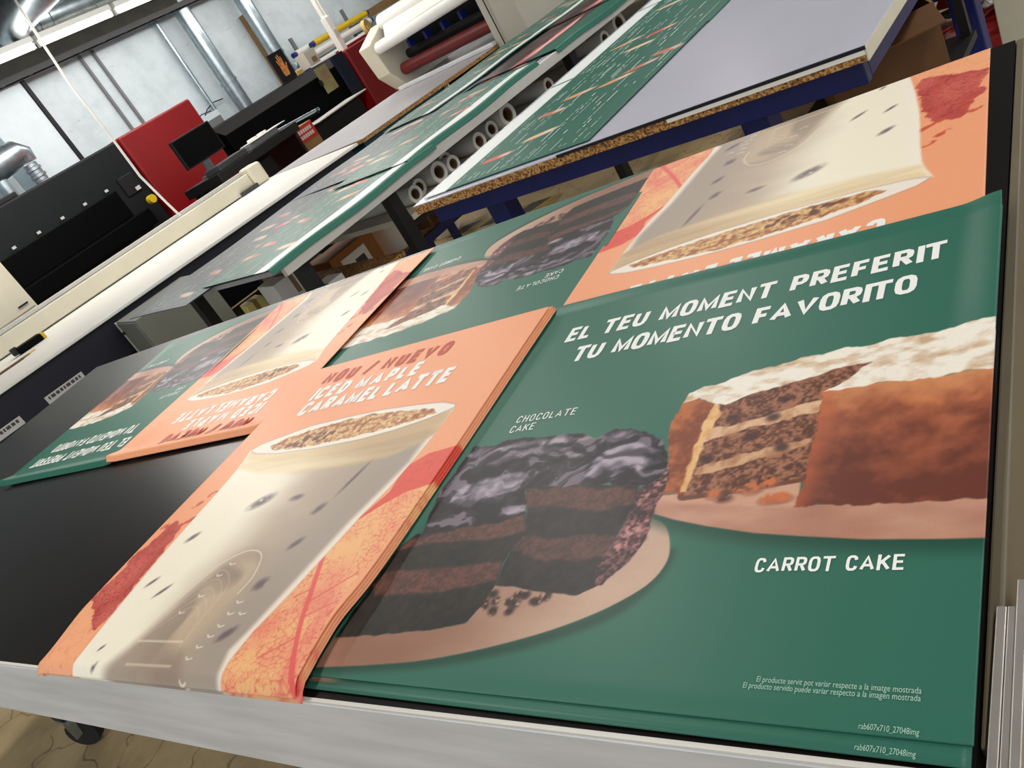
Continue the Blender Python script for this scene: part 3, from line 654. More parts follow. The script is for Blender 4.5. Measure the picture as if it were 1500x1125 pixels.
def chip_material():
    """chipboard edge: pressed wood chips"""
    mt = bpy.data.materials.new('chipboard'); mt.use_nodes = True
    nt = mt.node_tree; b = nt.nodes['Principled BSDF']; N = nt.nodes.new; Lk = nt.links.new
    tc = N('ShaderNodeTexCoord'); vo = N('ShaderNodeTexVoronoi'); vo.inputs['Scale'].default_value = 170; Lk(tc.outputs['Object'], vo.inputs['Vector'])
    r = N('ShaderNodeValToRGB')
    r.color_ramp.elements[0].color = rgba((96, 58, 28)); r.color_ramp.elements[0].position = .1
    r.color_ramp.elements[1].color = rgba((206, 160, 98)); r.color_ramp.elements[1].position = .8
    e = r.color_ramp.elements.new(.5); e.color = rgba((168, 116, 62))
    sp = N('ShaderNodeSeparateColor'); Lk(vo.outputs['Color'], sp.inputs[0]); Lk(sp.outputs[0], r.inputs[0]); Lk(r.outputs[0], b.inputs['Base Color'])
    b.inputs['Roughness'].default_value = .8
    return mt
FLOOR = floor_material(); WALL = wall_material(); CHIP = chip_material()
BED = mat('dark_table_laminate', (24, 21, 20), 0.31, var=.25, vscale=3, spec=0.4)
ALU = mat('brushed_aluminium', (226, 226, 228), 0.42, 0.15, var=.16, vscale=5, stretch=(1, 8, 8), bump=.02, bscale=60)
ALU2 = mat('aluminium_profile', (186, 182, 176), 0.4, 0.7, var=.12, vscale=20)
TAUPE = mat('taupe_painted_steel', (108, 98, 78), 0.5, var=.15)
BLACK = mat('black_powder_coat', (16, 16, 18), 0.5, var=.3)
BLACKG = mat('black_gloss_panel', (4, 4, 5), 0.55, var=.3, spec=0.08)
CHAR = mat('charcoal_panel', (20, 23, 26), 0.55, var=.2, vscale=3, spec=0.3)
RUBBER = mat('black_rubber', (20, 20, 20), 0.7)
BLUE = mat('navy_painted_steel', (6, 22, 100), 0.42, var=.3, vscale=4)
NAVY = mat('navy_cabinet', (10, 11, 34), 0.55, var=.3)
TEAL = mat('teal_cabinet', (14, 84, 104), 0.5, var=.25)
CREAM = mat('cream_painted_metal', (222, 214, 192), 0.45, var=.06)
WHITE = mat('white_laminate', (250, 248, 240), 0.4, var=.03)
GREYW = mat('light_grey_bed', (176, 174, 178), 0.45, var=.1, vscale=3)
WPROF = mat('white_metal_profile', (226, 222, 214), 0.4, var=.07, vscale=3)
GREYB = mat('grey_housing', (190, 186, 172), 0.5, var=.07, vscale=4)
RED = mat('red_panel', (138, 10, 16), 0.4, var=.12, vscale=2)
DRED = mat('dark_red_rubber', (112, 22, 22), 0.5, var=.2)
GALV = mat('galvanised_steel', (176, 188, 194), 0.32, 0.85, var=.25, vscale=9)
PVC = mat('white_roll_paper', (232, 230, 224), 0.5, var=.06, vscale=8)
CORE = mat('cardboard_core', (120, 92, 66), 0.8, var=.2)
CARD = mat('cardboard', (150, 116, 74), 0.8, var=.16, vscale=5)
CARDD = mat('brown_cardboard', (112, 74, 40), 0.8, var=.2, vscale=5)
LAMPW = mat('lamp_housing', (200, 200, 196), 0.5)
TUBE = mat('lit_fluorescent_tube', (255, 252, 242), 0.5, emit=(255, 250, 240), es=4.5)
GREY = mat('mid_grey_plastic', (120, 122, 124), 0.5, var=.1)
DGREY = mat('dark_grey_plastic', (58, 60, 62), 0.5, var=.1)
YEL = mat('yellow_wrap', (226, 190, 30), 0.5, var=.15)
BLUEW = mat('pale_blue_wrap', (196, 214, 226), 0.45, var=.12, vscale=8)
DBLUE = mat('dark_blue_wrap', (26, 40, 120), 0.5)
FILM = mat('glossy_white_film', (206, 206, 220), 0.22, var=.05, vscale=2.2, spec=0.6, bump=.05, bscale=3)

# ------------------------------------------------------------------ the room
floor = MB().box(-9.3, 6, -5, 16, -.2, 0).build('floor', FLOOR); struct(floor, 'worn beige painted concrete floor with cracks')
wl = MB().box(-9.3, -9, -5, 16, 0, 3.9).build('wall_left', WALL); struct(wl, 'bluish white whitewashed masonry wall')
wb = MB().box(-9.3, 6, 16, 16.3, 0, 3.9).build('wall_back', WALL); struct(wb, 'bluish white wall at the far end of the hall')
CEIL = mat('dark_ceiling', (44, 44, 41), 0.9, var=.35, vscale=1.5)
cl = MB().box(-9.3, 6, -5, 16, 3.7, 3.9).build('ceiling', CEIL); struct(cl, 'dark grey hall ceiling')
BEAMM = mat('grey_beam_paint', (62, 62, 57), 0.8, var=.25)
bm_ = MB().box(-8.98, -8.6, -5, 16, 2.98, 3.7).build('trim_1', BEAMM); struct(bm_, 'dark grey ceiling beam along the wall')
for k in range(7):
    x = -8.0 + k*2.2
    struct(MB().box(x, x+.2, -5, 16, 3.42, 3.7).build('trim_%d' % (k+2), BEAMM), 'ceiling joist')
# cable tray under the beam: two rails and rungs
ct = thing('cable_tray', 'dark wire cable tray running along the wall under the beam', 'cable tray', (-8.5, 4, 2.93))
for dx in (-.08, .08): MB().box(dx-.01, dx+.01, -6, 9, -.03, .03).build('rail', DGREY, ct)
for k in range(40): MB().box(-.08, .08, -5.9+k*.38, -5.87+k*.38, -.02, 0).build('rung', DGREY, ct)

# pilaster and wall details
PIL = mat('white_pilaster_paint', (212, 224, 230), 0.7, var=.05)
p = at(80, 165, x=-8.9)
pil = thing('pilaster', 'white wall pilaster with a dark edge strip at far left', 'pilaster', (-9, 5.42, 0))
MB().box(.002, .32, -.42, .22, 0.001, 2.975).build('shaft', PIL, pil, .01)
MB().box(.002, .34, .221, .27, 0.001, 2.975).build('edge_strip', CHAR, pil)
def wall_pipe(y, r, z0, z1, label, xoff=-8.7):
    t = thing('duct_pipe', label, 'pipe', (xoff, y, 0), group='vertical galvanised pipes on the wall')
    MB().cyl((0,0,z0), (0,0,z1), r, n=24).build('pipe', GALV, t, smooth=True)
    for k in range(3):
        z = z0 + .5 + k*(z1-z0-1)/2
        MB().tube((0,0,z-.02), (0,0,z+.02), r+.012, r-.002).build('joint_band', GALV, t, smooth=True)
    return t
wall_pipe(8.40, .115, 0, 3.69, 'thick galvanised pipe rising on the wall behind the black printer')
wall_pipe(9.55, .115, 0, 3.69, 'thick galvanised pipe rising above the burning hand sign')
t = thing('cable_conduit', 'thin grey conduit beside the thick galvanised pipe', 'conduit', (-8.92, 8.08, 0)); MB().cyl((0,0,0),(0,0,2.97),.03,n=12).build('conduit', GALV, t, smooth=True)
for k, (yy, lab) in enumerate([(6.75, 'thin dark conduit on the wall left of the red panel'), (6.96, 'thin dark conduit on the wall above the red panel')]):
    t = thing('cable_conduit', lab, 'conduit', (-8.97, yy, 0)); MB().cyl((0,0,0),(0,0,2.97),.022,n=10).build('conduit', GREY, t, smooth=True)
t = thing('pipe_cover', 'narrow beige pipe cover beside the right galvanised pipe', 'pipe cover', (-8.95, 9.62, 0)); MB().box(-.04,.04,-.04,.04,0,2.55).build('cover', CARD, t, .01)

# lamps
def lamp_label(x, y):
    if x < -7:
        k = round((y-5.66)/1.06)
        return {0: 'lit fluorescent tube lamp below the duct, left of two in view', 1: 'lit fluorescent tube lamp below the duct, right of two in view', -1: 'lit fluorescent tube lamp at the left picture edge'}.get(k, 'lit wall side fluorescent lamp outside the picture')
    return 'lit fluorescent ceiling lamp above the tables, outside the picture'
for lx, ly, lz in LAMPS:
    t = thing('tube_lamp', lamp_label(lx, ly), 'lamp', (lx, ly, lz), group='fluorescent ceiling lamps')
    MB().box(-.06, .06, -.50, .50, .03, .085).build('housing', LAMPW, t, .008)
    MB().cyl((0, -.485, 0), (0, .485, 0), .032, n=12).build('fluorescent_tube', TUBE, t, smooth=True)
    for e in (-.495, .495): MB().box(-.02, .02, e-.012, e+.012, -.035, .03).build('tube_holder', LAMPW, t)
    for e in (-.4, .4): MB().cyl((0, e, .08), (0, e, 3.69-lz), .006, n=6).build('hanger', GREY, t)
# galvanised duct above the lamps
t = thing('ventilation_duct', 'large galvanised ventilation duct under the ceiling with a branch', 'duct', (-7.62, 6.6, 3.20))
pts = [(0, -1.15, 0), (0, 6.5, 0)]
MB().cyl(pts[0], pts[1], .2, n=28).build('duct', GALV, t, smooth=True)
for k in range(7): MB().tube((0, -1.0+k*1.15, 0), (0, -.96+k*1.15, 0), .212, .19).build('joint_band', GALV, t, smooth=True)
MB().path([(0, -1.1, 0), (0, -1.3, .0), (.06, -1.45, .0), (.25, -1.55, .0), (.6, -1.6, .02), (3.0, -1.7, .05)], .19, n=20).build('elbow', GALV, t, smooth=True)
MB().path([(.1, -.6, .1), (.3, -.5, .3), (.6, -.45, .4), (2.5, -.4, .4)], .1, n=16).build('branch', GALV, t, smooth=True)
# hanging cord
pc = [at(22, 0, x=-5.6), at(60, 60, x=-5.6), at(100, 120, x=-5.6), at(160, 197, x=-5.6), at(205, 258, x=-5.6), at(245, 298, x=-5.6), at(264, 316, x=-5.6)]
t = thing('hanging_cord', 'thin white cord hanging from the ceiling to the plotter beam', 'cord', pc[-1])
MB().path([p - pc[-1] for p in pc], .011, n=8).build('cord', PVC, t, smooth=True)

# hazard tape on the floor: black and yellow lozenges
hz = thing('hazard_tape', 'worn black and yellow hazard tape stuck on the floor', 'tape', (0, 0, 0))
TAPE_Y = mat('worn_yellow_tape', (196, 158, 30), .6, c2=(150, 128, 70), vscale=8); TAPE_B = mat('black_tape', (22, 22, 20), .6, c2=(70, 64, 50), vscale=10)
A = at(604, 366, z=0); B = at(812, 297, z=0); d = (B-A); Ln = d.length; d.normalize(); nn = Vector((-d.y, d.x, 0))
MB().add([A+nn*.0+Vector((0,0,.002)), A+d*Ln+Vector((0,0,.002)), A+d*Ln+nn*.14+Vector((0,0,.002)), A+nn*.14+Vector((0,0,.002))], [(0,1,2,3)]).build('yellow_band', TAPE_Y, hz)
k = 0
while k*.32 < Ln-.3:
    q = A+d*(k*.32+.06)+Vector((0,0,.004))
    MB().add([q, q+d*.17, q+d*.26+nn*.14, q+d*.09+nn*.14], [(0,1,2,3)]).build('black_stripe', TAPE_B, hz); k += 1

# ------------------------------------------------------------------ castors and legs
def castor(parent, x, y, r=.05, z=0.0, ang=0.4):
    ca, sa = math.cos(ang), math.sin(ang)
    w_ = MB().cyl((x-sa*.018, y+ca*.018, z+r), (x+sa*.018, y-ca*.018, z+r), r, n=18).build('castor_wheel', RUBBER, parent, smooth=True)
    f_ = MB().box(-.03, .03, -.02, .02, 0, .012)
    o = MB()
    o.bar((x-sa*.026, y+ca*.026, z+r), (x-sa*.026+.02, y+ca*.026, z+2*r+.02), .03, .005)
    o.bar((x+sa*.026, y-ca*.026, z+r), (x+sa*.026+.02, y-ca*.026, z+2*r+.02), .03, .005)
    o.box(x-.03, x+.05, y-.035, y+.035, z+2*r+.015, z+2*r+.03)
    o.build('castor_fork', GALV, parent)
    return z+2*r+.03

# ------------------------------------------------------------------ the cutting table in front
TZ = .95
TB = thing('cutting_table', 'large dark topped cutting table with aluminium front rail', 'table', (.884, .792, 0), rad(-.6))
X0, X1, Y0, Y1 = -3.06, 0.0, -1.250, 0.0
XR = -.015
MB().prism([(X0, Y0+.002), (XR, Y0+.002), (X1, Y1), (X0, Y1)], 'z', TZ-.022, TZ).build('table_top', BED, TB)
fr = MB().prism([(Y0+.0015, TZ-.002), (Y0-.003, TZ-.002), (Y0-.004, TZ-.003), (Y0-.004, TZ-.142), (Y0+.012, TZ-.150)], 'x', X0, XR+.004).build('front_rail', ALU, TB)
tag(fr, 'brushed aluminium front rail')
MB().box(X0, XR, Y0-.003, Y0+.0012, TZ-.0018, TZ+.0012).build('edge_strip', WPROF, TB)
sr = MB().prism([(XR+.001, Y0+.02), (XR+.012, Y0+.02), (X1+.013, Y1+.004), (X1+.001, Y1+.004)], 'z', TZ-.075, TZ-.002).build('side_rail', TAUPE, TB, .002); tag(sr, 'taupe painted side rail')
for yy in (-.06, -.11): MB().cyl((X1+.0105, yy, TZ-.04), (X1+.0145, yy, TZ-.04), .005, n=10).build('screw', BLACK, TB)
MB().box(X0+.031, X1-.02, Y1-.03, Y1+.0, TZ-.10, TZ-.023).build('back_rail', TAUPE, TB, .003)
MB().box(X0+.0, X0+.03, Y0+.05, Y1, TZ-.13, TZ-.023).build('side_rail', TAUPE, TB, .003)
for lx in (X0+.10, X0+1.55, X1-.19):
    for ly in (-.93, -.16):
        zt = castor(TB, lx, ly, .06)
        MB().box(lx-.035, lx+.035, ly-.035, ly+.035, zt, TZ-.0225).build('leg', BLACK, TB, .004)
MB().box(X0+.14, X1-.23, -.18, -.14, .3, .36).build('stretcher', BLACK, TB, .003)
# aluminium bars at the right front corner
for x_, ye, wd, zt, lab in [(.8636, -.336, .0062, .9535, 'aluminium profile bar next to the dark table edge'), (.8702, -.336, .0058, .9535, 'aluminium profile bar in the middle of three'), (.8764, -.316, .0062, .9565, 'outermost aluminium profile bar reaching furthest back of three')]:
    t = thing('aluminium_bar', lab, 'metal bar', (x_+.0027, ye, zt-.05), rad(-2.2), 'aluminium bars at the table corner')
    MB().box(0, wd, -.62, 0, 0, .05).build('profile', ALU2, t, .0008)
    MB().box(.0018, wd-.0018, -.62, .0004, .012, .038).build('end_slot', DGREY, t)
# ------------------------------------------------------------------ posters on the cutting table
cakes = paint_cakes(); latte = paint_latte()
def z_flat(x, y, W, H): z0 = np.zeros_like(x); return z0, z0, z0
def z_cakes(x, y, W, H):
    s = x/W; t = y/H
    z = .006*sstep(.93, 1.0, s)*sstep(.25, .8, t) + .004*sstep(.96, 1, t) + .0012*np.sin(s*5+1)*sstep(.1, .6, t)
    z = z - .001*(1-sstep(0, .03, t))*(1-.3*s)
    return np.zeros_like(x), np.zeros_like(x), z
def z_latte(x, y, W, H):
    s = x/W; t = y/H
    k = np.clip((.014-y)/.014, 0, 1)
    z = .0012*np.sin(t*6+s*2)*(1-k) - .011*k*k*(1-.2*s) - .008*(1-sstep(0, .06, s))*(1-sstep(.02, .16, t))
    z = z + .003*sstep(.9, 1, s)*(1-sstep(.05, .3, t))*(1-k)
    dx = -.006*sstep(.8, 1, s)*np.exp(-((t-.13)/.05)**2) + .006*sstep(.9, 1, s)*(1-sstep(0, .08, t))
    dy = -.003*k
    return dx, dy, z
def z_latte_low(x, y, W, H):
    dx, dy, z = z_latte(x, y, W, H); return dx, dy, z*.9
def z_level(x, y, W, H):
    s = x/W; t = y/H
    return np.zeros_like(x), np.zeros_like(x), .001*np.sin(t*5+s*3)*(1-sstep(.5, .9, t))*sstep(.04, .2, t)
def z_under(x, y, W, H):
    """flat, the far end bending down over the table edge"""
    s = x/W; t = y/H; k = np.clip(.030-y, 0, None)
    return np.zeros_like(x), k*k*9, .001*np.sin(t*5+s*3)*(1-sstep(.5, .9, t))*sstep(.04, .2, t) - k*k*26
def z_back(x, y, W, H):
    s = x/W; t = y/H
    # lies upside down: t=0 at the far table edge, t=1 towards the camera
    z = .003*sstep(.93, 1.0, s)+.003*(1-sstep(0, .07, s)) + .0016*np.sin(t*5+s*3) + .010*sstep(.93, .99, t)*(1-sstep(.985, 1.0, t)) + .002*sstep(.9, 1, t)
    return np.zeros_like(x), np.zeros_like(x), z
Mc = poster_meshes(cakes, None, None, .628, .689, z_cakes, CAKE_TEXT, GP)
Mc2 = poster_meshes(cakes, 90, 100, .628, .689, z_flat, CAKE_TEXT[-1:], GP)
Ml = poster_meshes(latte, None, None, .607, .71, z_latte, LATTE_TEXT, LP)
Ml2 = poster_meshes(latte, 80, 100, .607, .71, z_latte_low, [], LP)
Mcb = poster_meshes(cakes, 250, 270, .628, .692, z_back, CAKE_TEXT[:-1], GP)
Mcu = poster_meshes(cakes, 250, 270, .628, .692, z_level, CAKE_TEXT[:-1], GP)
Mlu = poster_meshes(latte, 250, 280, .607, .692, z_under, LATTE_TEXT, LP)
Mlb = poster_meshes(latte, 250, 280, .607, .692, z_back, LATTE_TEXT, LP)
FR = 'posters in the front row of the cutting table'; BK = 'posters lying upside down in the back row'
poster(Mc2, 'green cake poster sheet showing as a strip under the large cake poster', FR, (.2265, -.4415, TZ+.0042), rad(-1.2))
poster(Mc, 'large green cake poster lying nearest the camera', FR, (.228, -.428, TZ+.0068), rad(-1.2))
for k in range(3):
    poster(Ml2, ['lowest orange latte sheet of the front stack', 'middle orange latte sheet of the front stack', 'orange latte sheet just under the top one of the front stack'][k], FR,
           (-.371+.006-.002*k, -.4555+.003+.0015*k, TZ+.0115+.0020*k), rad(-.35+.12*k))
poster(Ml, 'top orange iced latte poster of the front stack', FR, (-.371, -.4555, TZ+.0185), rad(0))
# back row from left to right; rotated half a turn, placed by their far right corner
for me, xr, yf, zz, lab in [(Mcb, -.955, .777, .002, 'green cake poster at the left end of the back row'),
                        (Mlb, -.362, .777, .0048, 'upside down orange latte poster in the left half of the back row'),
                        (Mcu, .252, .802, .0014, 'green cake poster between the two back row lattes'),
                        (Mlu, .850, .815, .0028, 'upside down orange latte poster at the right end of the back row')]:
    poster(me, lab, BK, (xr, yf, TZ+zz), rad(180))

# ------------------------------------------------------------------ menu sheets for the other tables
def paint_menu(kind, W, H, seed, flip=False, nx=120, ny=170):
    base = {'green': (44, 104, 88), 'slate': (62, 74, 82), 'cake': (74, 58, 60), 'latte': (240, 160, 120)}[kind]
    c = Canvas(nx, ny, W, H, base); r = random.Random(seed)
    n = fbm(c.X*14, c.Y*14, seed, 4)
    if kind in ('green',):
        b0, b1 = (.07, .22) if flip else (.0, .16)
        c.lay(c.mask([(b0, -.1), (b1, -.1), (b1, .98), (b0, .98)], .003), (240, 244, 244))
    if kind in ('green', 'slate'):
        for k in range(7 if kind == 'green' else 9):
            p = (r.uniform(.3, .9), r.uniform(.08, .92)); a = r.uniform(-.3, .2)
            c.lay(c.spot(p, .085, .022, a, .3), r.choice([(228, 92, 84), (234, 160, 110), (206, 120, 100), (240, 190, 150)]))
            c.lay(c.spot((p[0]+.05, p[1]+.004), .03, .016, a, .5), (238, 220, 206), .8)
    if kind == 'cake':
        c.lay(c.mask([(0, .0), (.5, .0), (.55, .5), (.4, 1), (0, 1)], .01, .03, 12), c.mixc((44, 36, 38), (96, 74, 74), (n-.5)*3+.5))
        c.lay(c.mask([(.42, 0), (.62, .1), (.60, .6), (.46, .9)], .01, .02, 14), (196, 110, 112)); c.lay(c.mask([(.5, .1), (.57, .2), (.55, .7), (.5, .8)], .01), (244, 214, 206))
        c.lay(c.mask([(.66, -.1), (1.1, -.1), (1.1, 1.1), (.62, 1.1)], .01), (44, 104, 88))
    if kind == 'latte':
        c.lay(c.mask([(.2, -.1), (.8, -.1), (.9, .7), (.1, .7)], .01), c.mixc((255, 244, 224), (206, 176, 146), c.S+(n-.5)))
        c.lay(c.mask([(0, 0), (.2, 0), (.12, .5), (0, .5)], .01), (228, 80, 64))
        c.lay(c.mask([(.1, .66), (.5, .74), (.9, .66), (.5, .6)], .01), (170, 110, 70))
    return c
def print_rows(W, H, seed, zf, x0=.2, x1=.96):
    """rows of small print as short strips, running along the length of the sheet"""
    r = random.Random(seed); b = MB(); x = x0*W
    while x < W*x1:
        y = H*.03
        while y < H*.95:
            if r.random() < .62:
                l = r.choice([.02, .03, .045, .09]); hh = r.choice([.003, .004, .006])
                q = [(x, y), (x+hh, y), (x+hh, min(y+l, H*.97)), (x, min(y+l, H*.97))]
                xs = np.array([p[0] for p in q]); ys = np.array([p[1] for p in q]); dx, dy, z = zf(xs, ys, W, H)
                b.add([(xs[i]+dx[i], ys[i]+dy[i], z[i]+.0012) for i in range(4)], [(0,1,2,3)])
                y += l+.012
            else: y += r.uniform(.05, .24)
        x += r.choice([.016, .020, .030, .040])
    return b
MENU_INK = mat('pale_menu_ink', (214, 232, 228), .5)
def menu(parent_frame, kind, x, y, z, W, H, rz, label, group, seed, zf=z_flat, text=True, flip=False):
    """a printed menu sheet lying on another table, given in that table's frame"""
    c = paint_menu(kind, W, H, seed, flip)
    if flip: c.img = c.img[:, ::-1].copy()
    me = sheet_mesh('menu_sheet', c.img, W, H, zf, PRINT, .002)
    o = bpy.data.objects.new('menu_sheet', me); COL.objects.link(o)
    loc, rot = parent_frame
    p = Matrix.Rotation(rot, 3, 'Z') @ Vector((x, y, 0))
    o.location = (loc[0]+p.x, loc[1]+p.y, z); o.rotation_euler = (0, 0, rot+rz)
    tag(o, label, 'menu sheet', group)
    if text:
        t = print_rows(W, H, seed, zf, .04 if flip else .2, .80 if flip else .96).build('printed_text', MENU_INK, o); t['kind'] = 'stuff'
    return o

# ------------------------------------------------------------------ chipboard table with blue frame
T2L, T2R = (-1.126, 1.669), rad(-7.5)
T2 = thing('chipboard_table', 'chipboard table with blue steel frame and white film on top', 'table', (T2L[0], T2L[1], 0), T2R)
W2, D2, Z2 = 1.69, 3.1, .85
MB().box(0, W2, 0, D2, Z2-.036, Z2-.004).build('table_top', CHIP, T2, .001)
MB().box(.0, W2, .0005, D2, Z2-.004, Z2).build('top_film', FILM, T2)
MB().box(0.72, W2+.004, -.006, -.0005, Z2-.006, Z2+.003).build('edge_trim', NAVY, T2)
MB().box(1.13, W2, -.005, -.0005, Z2-.018, Z2-.0065).build('edge_strip', WHITE, T2)
MB().box(W2, W2+.004, -.0, D2, Z2-.036, Z2-.003).build('edge_band', CREAM, T2)
for y0, y1 in ((.05, .09), (D2-.09, D2-.05)): MB().box(.03, W2-.03, y0, y1, Z2-.108, Z2-.0365).build('apron', BLUE, T2, .004)
for x0 in (.03, W2-.07): MB().box(x0, x0+.04, .091, D2-.091, Z2-.104, Z2-.0365).build('apron', BLUE, T2, .004)
for lx, ly in ((.24, .095), (1.28, .095), (.24, D2-.18), (1.33, D2-.18), (1.56, 1.33)):
    zt = castor(T2, lx+.04, ly+.04, .055)
    MB().box(lx, lx+.085, ly, ly+.085, zt, Z2-.0366).build('leg', BLUE, T2, .005)
for ly in (.142, D2-.142): MB().box(.33, 1.275, ly-.02, ly+.02, .12, .16).build('stretcher', BLUE, T2, .003)
MB().box(1.15, 1.66, .52, 1.18, .42, .445).build('lower_shelf', BLACK, T2)
for lx in (1.16, 1.62):
    for ly in (.53, 1.14): MB().box(lx, lx+.03, ly, ly+.03, .4455, Z2-.0366).build('shelf_post', BLACK, T2) if (lx, ly) != (1.62, .53) else None
F2 = ((T2L[0], T2L[1]), T2R); GM = 'green menu sheets on the chipboard table'
menu(F2, 'green', .03, 2.02, Z2+.001, .82, 1.0, 0, 'green menu sheet farthest back on the chipboard table', GM, 5)
menu(F2, 'green', .03, 1.03, Z2+.0035, .82, 1.0, 0, 'green menu sheet in the middle of the chipboard table', GM, 8)
menu(F2, 'green', .035, .035, Z2+.006, .80, 1.02, rad(-.5), 'green menu sheet nearest the front of the chipboard table', GM, 13)

# ------------------------------------------------------------------ roller table with stacked menus
T1L, T1R = (-1.66, 1.37), rad(-12.5)
T1 = thing('finishing_table', 'long table with white metal side profile and black legs', 'table', (T1L[0], T1L[1], 0), T1R)
W1, D1, Z1 = 1.26, 4.1, .90
MB().box(-W1, -.0, .0, D1, Z1-.02, Z1).build('table_top', GREYW, T1)
MB().box(.0005, .03, .03, D1, Z1-.048, Z1+.001).build('side_profile', WPROF, T1, .002)
MB().box(-W1-.03, -W1-.0005, .03, D1, Z1-.048, Z1+.001).build('side_profile', WPROF, T1, .002)
for lx in (-.10, -W1+.04):
    for ly in (.12, .68, 2.2, 3.8): MB().box(lx, lx+.06, ly, ly+.06, 0, Z1-.0205).build('leg', BLACK, T1, .003)
MB().box(-W1+.04, -.04, .13, .17, .30, .345).build('stretcher', BLACK, T1)
MB().bar((-.07, .26, .02), (-.07, .62, .55), .04, .03).build('brace', BLACK, T1)
MB().box(-.9, -.04, .745, 3.79, .685, .71).build('media_shelf', CREAM, T1)
for lx in (-.07, -.9):
    MB().box(lx-.02, lx, .742, 3.79, .65, .684).build('shelf_rail', BLACK, T1)
F1 = ((T1L[0], T1L[1]), T1R); GS = 'stacked menu sheets on the finishing table'
def z_drape(x, y, W, H):
    over = np.clip(x-(W-.020), 0, None)
    z = -over*1.2 + .004*np.sin(y*9)*sstep(W-.2, W, x); return -over*.28, np.zeros_like(x), z
def z_wave(x, y, W, H): return np.zeros_like(x), np.zeros_like(x), .006*(1+np.sin(y*7+x*4))*.5
def z_droop(x, y, W, H):
    k = np.clip(.10-y, 0, None); return np.zeros_like(x), k*.15, -k*.75
q1 = [('slate', -1.25, -.10, .003, .70, 1.10, rad(1.2), 'lowest slate sheet sticking out at the near left end', z_flat, 31, False),
      ('slate', -1.24, -.13, .006, .70, 1.10, rad(.4), 'slate sheet second from the bottom at the near left end', z_flat, 32, False),
      ('slate', -1.25, -.16, .009, .72, 1.15, rad(-.5), 'dark slate menu sheet with food pictures at the near left end', z_wave, 21, True),
      ('slate', -1.24, .95, .012, .62, 1.2, rad(.6), 'dark slate menu sheet further along the left side', z_wave, 22, True),
      ('slate', -.70, 1.55, .006, .60, 1.5, rad(-2), 'plain slate sheet lying in the middle of the finishing table', z_flat, 23, False),
      ('green', -.62, -.02, .016, .668, 1.02, rad(-.6), 'green menu sheet draped over the near right edge', z_drape, 24, True),
      ('green', -.60, .82, .024, .650, 1.05, rad(.8), 'green menu sheet overlapping behind the draped one', z_drape, 25, True),
      ('green', -1.22, 1.75, .020, .52, 1.2, rad(-1), 'green menu sheet in a long row on the left side', z_wave, 26, True),
      ('green', -1.22, 2.85, .020, .56, 1.15, rad(0), 'green menu sheet at the far left end', z_wave, 27, True),
      ('cake', -.62, 2.05, .014, .668, .85, rad(-1), 'brown and pink cake print hanging over the white profile', z_drape, 28, False),
      ('cake', -.66, 2.85, .020, .708, .60, rad(0), 'dark cake print curled over the edge near the far end', z_drape, 29, False),
      ('latte', -.72, 3.42, .026, .72, .62, rad(0), 'orange latte print at the far end of the finishing table', z_wave, 30, False)]
for kind, x, y, dz, ww, hh, rz, lab, zf, sd, tx in q1: menu(F1, kind, x, y, Z1+dz, ww, hh, rz, lab, GS, sd, zf, tx, kind == 'green')

# rolls of media on the shelf, ends towards the chipboard table
def media_roll(frame, x, y, z, r, l, label, group, core=True):
    loc, rot = frame; p = Matrix.Rotation(rot, 3, 'Z') @ Vector((x, y, 0))
    t = thing('media_roll', label, 'roll', (loc[0]+p.x, loc[1]+p.y, z), rot, group)
    MB().tube((-l, 0, 0), (0, 0, 0), r, r*.62).build('wound_sheet', PVC, t, smooth=True)
    MB().tube((-l+.005, 0, 0), (-.003, 0, 0), r*.618, r*.5).build('core', CORE, t, smooth=True)
    return t
RL = 'rolls of white media under the finishing table'
rolls = [(.895, .042, .02, 'small white media roll nearest the black table leg'), (.982, .042, -.04, 'white media roll right behind the nearest small one'), (1.085, .052, .02, 'thick white media roll lying beside a slim one'),
         (1.180, .042, .03, 'slim white media roll touching the thick one'), (1.275, .045, -.12, 'white media roll set back in the shadow'), (1.40, .046, .03, 'white media roll with loose wrapping in a gap'),
         (1.56, .044, -.02, 'white media roll in the middle of the row'), (1.672, .060, .02, 'fattest white media roll of the row'), (1.79, .05, -.1, 'white media roll pushed back behind the fattest one'),
         (2.05, .042, .02, 'white media roll further back near the grey cabinet'), (2.66, .046, .02, 'white media roll near the far black leg'), (2.84, .065, .02, 'large white media roll at the far end of the shelf')]
for y, r, dx, lab in rolls: media_roll(F1, -.15+dx, y, .7105+r, r, .62, lab, RL)
# ------------------------------------------------------------------ white plotter table at the left
E0 = (-3.73, 4.50); RP = rad(-19)
PT = thing('plotter_table', 'long white plotter table with navy base at left', 'table', (E0[0], E0[1], 0), RP)
MB().box(-1.95, 0, -3.5, 0, .776, .80).build('table_top', WHITE, PT, .006)
MB().box(-1.9, -.05, -3.45, -.05, .50, .7755).build('base_cabinet', NAVY, PT, .004)
for yy in (-.25, -1.25, -2.25, -3.3):
    for xx in (-.16, -1.8): MB().box(xx, xx+.08, yy-.04, yy+.04, 0, .4995).build('leg', DGREY, PT, .004)
MB().box(-1.9, -1.86, -3.4, -.1, .02, .4995).build('back_panel', BLACK, PT)
LBL = mat('label_plate_white', (206, 204, 200), .5); LBLT = mat('label_print', (70, 70, 74), .6)
for (y0, y1) in ((-2.98, -2.70), (-3.42, -3.16)):
    lp = MB().box(-.0495, -.047, y0, y1, .54, .60).build('label_plate', LBL, PT)
    k = 0; y = y0+.02
    while y < y1-.03:
        l = .012+.022*((k*7) % 4)/4; MB().box(-.0469, -.0464, y, y+l, .568, .590).build('print_mark', LBLT, lp) if k % 1 == 0 else None
        y += l+.008; k += 1
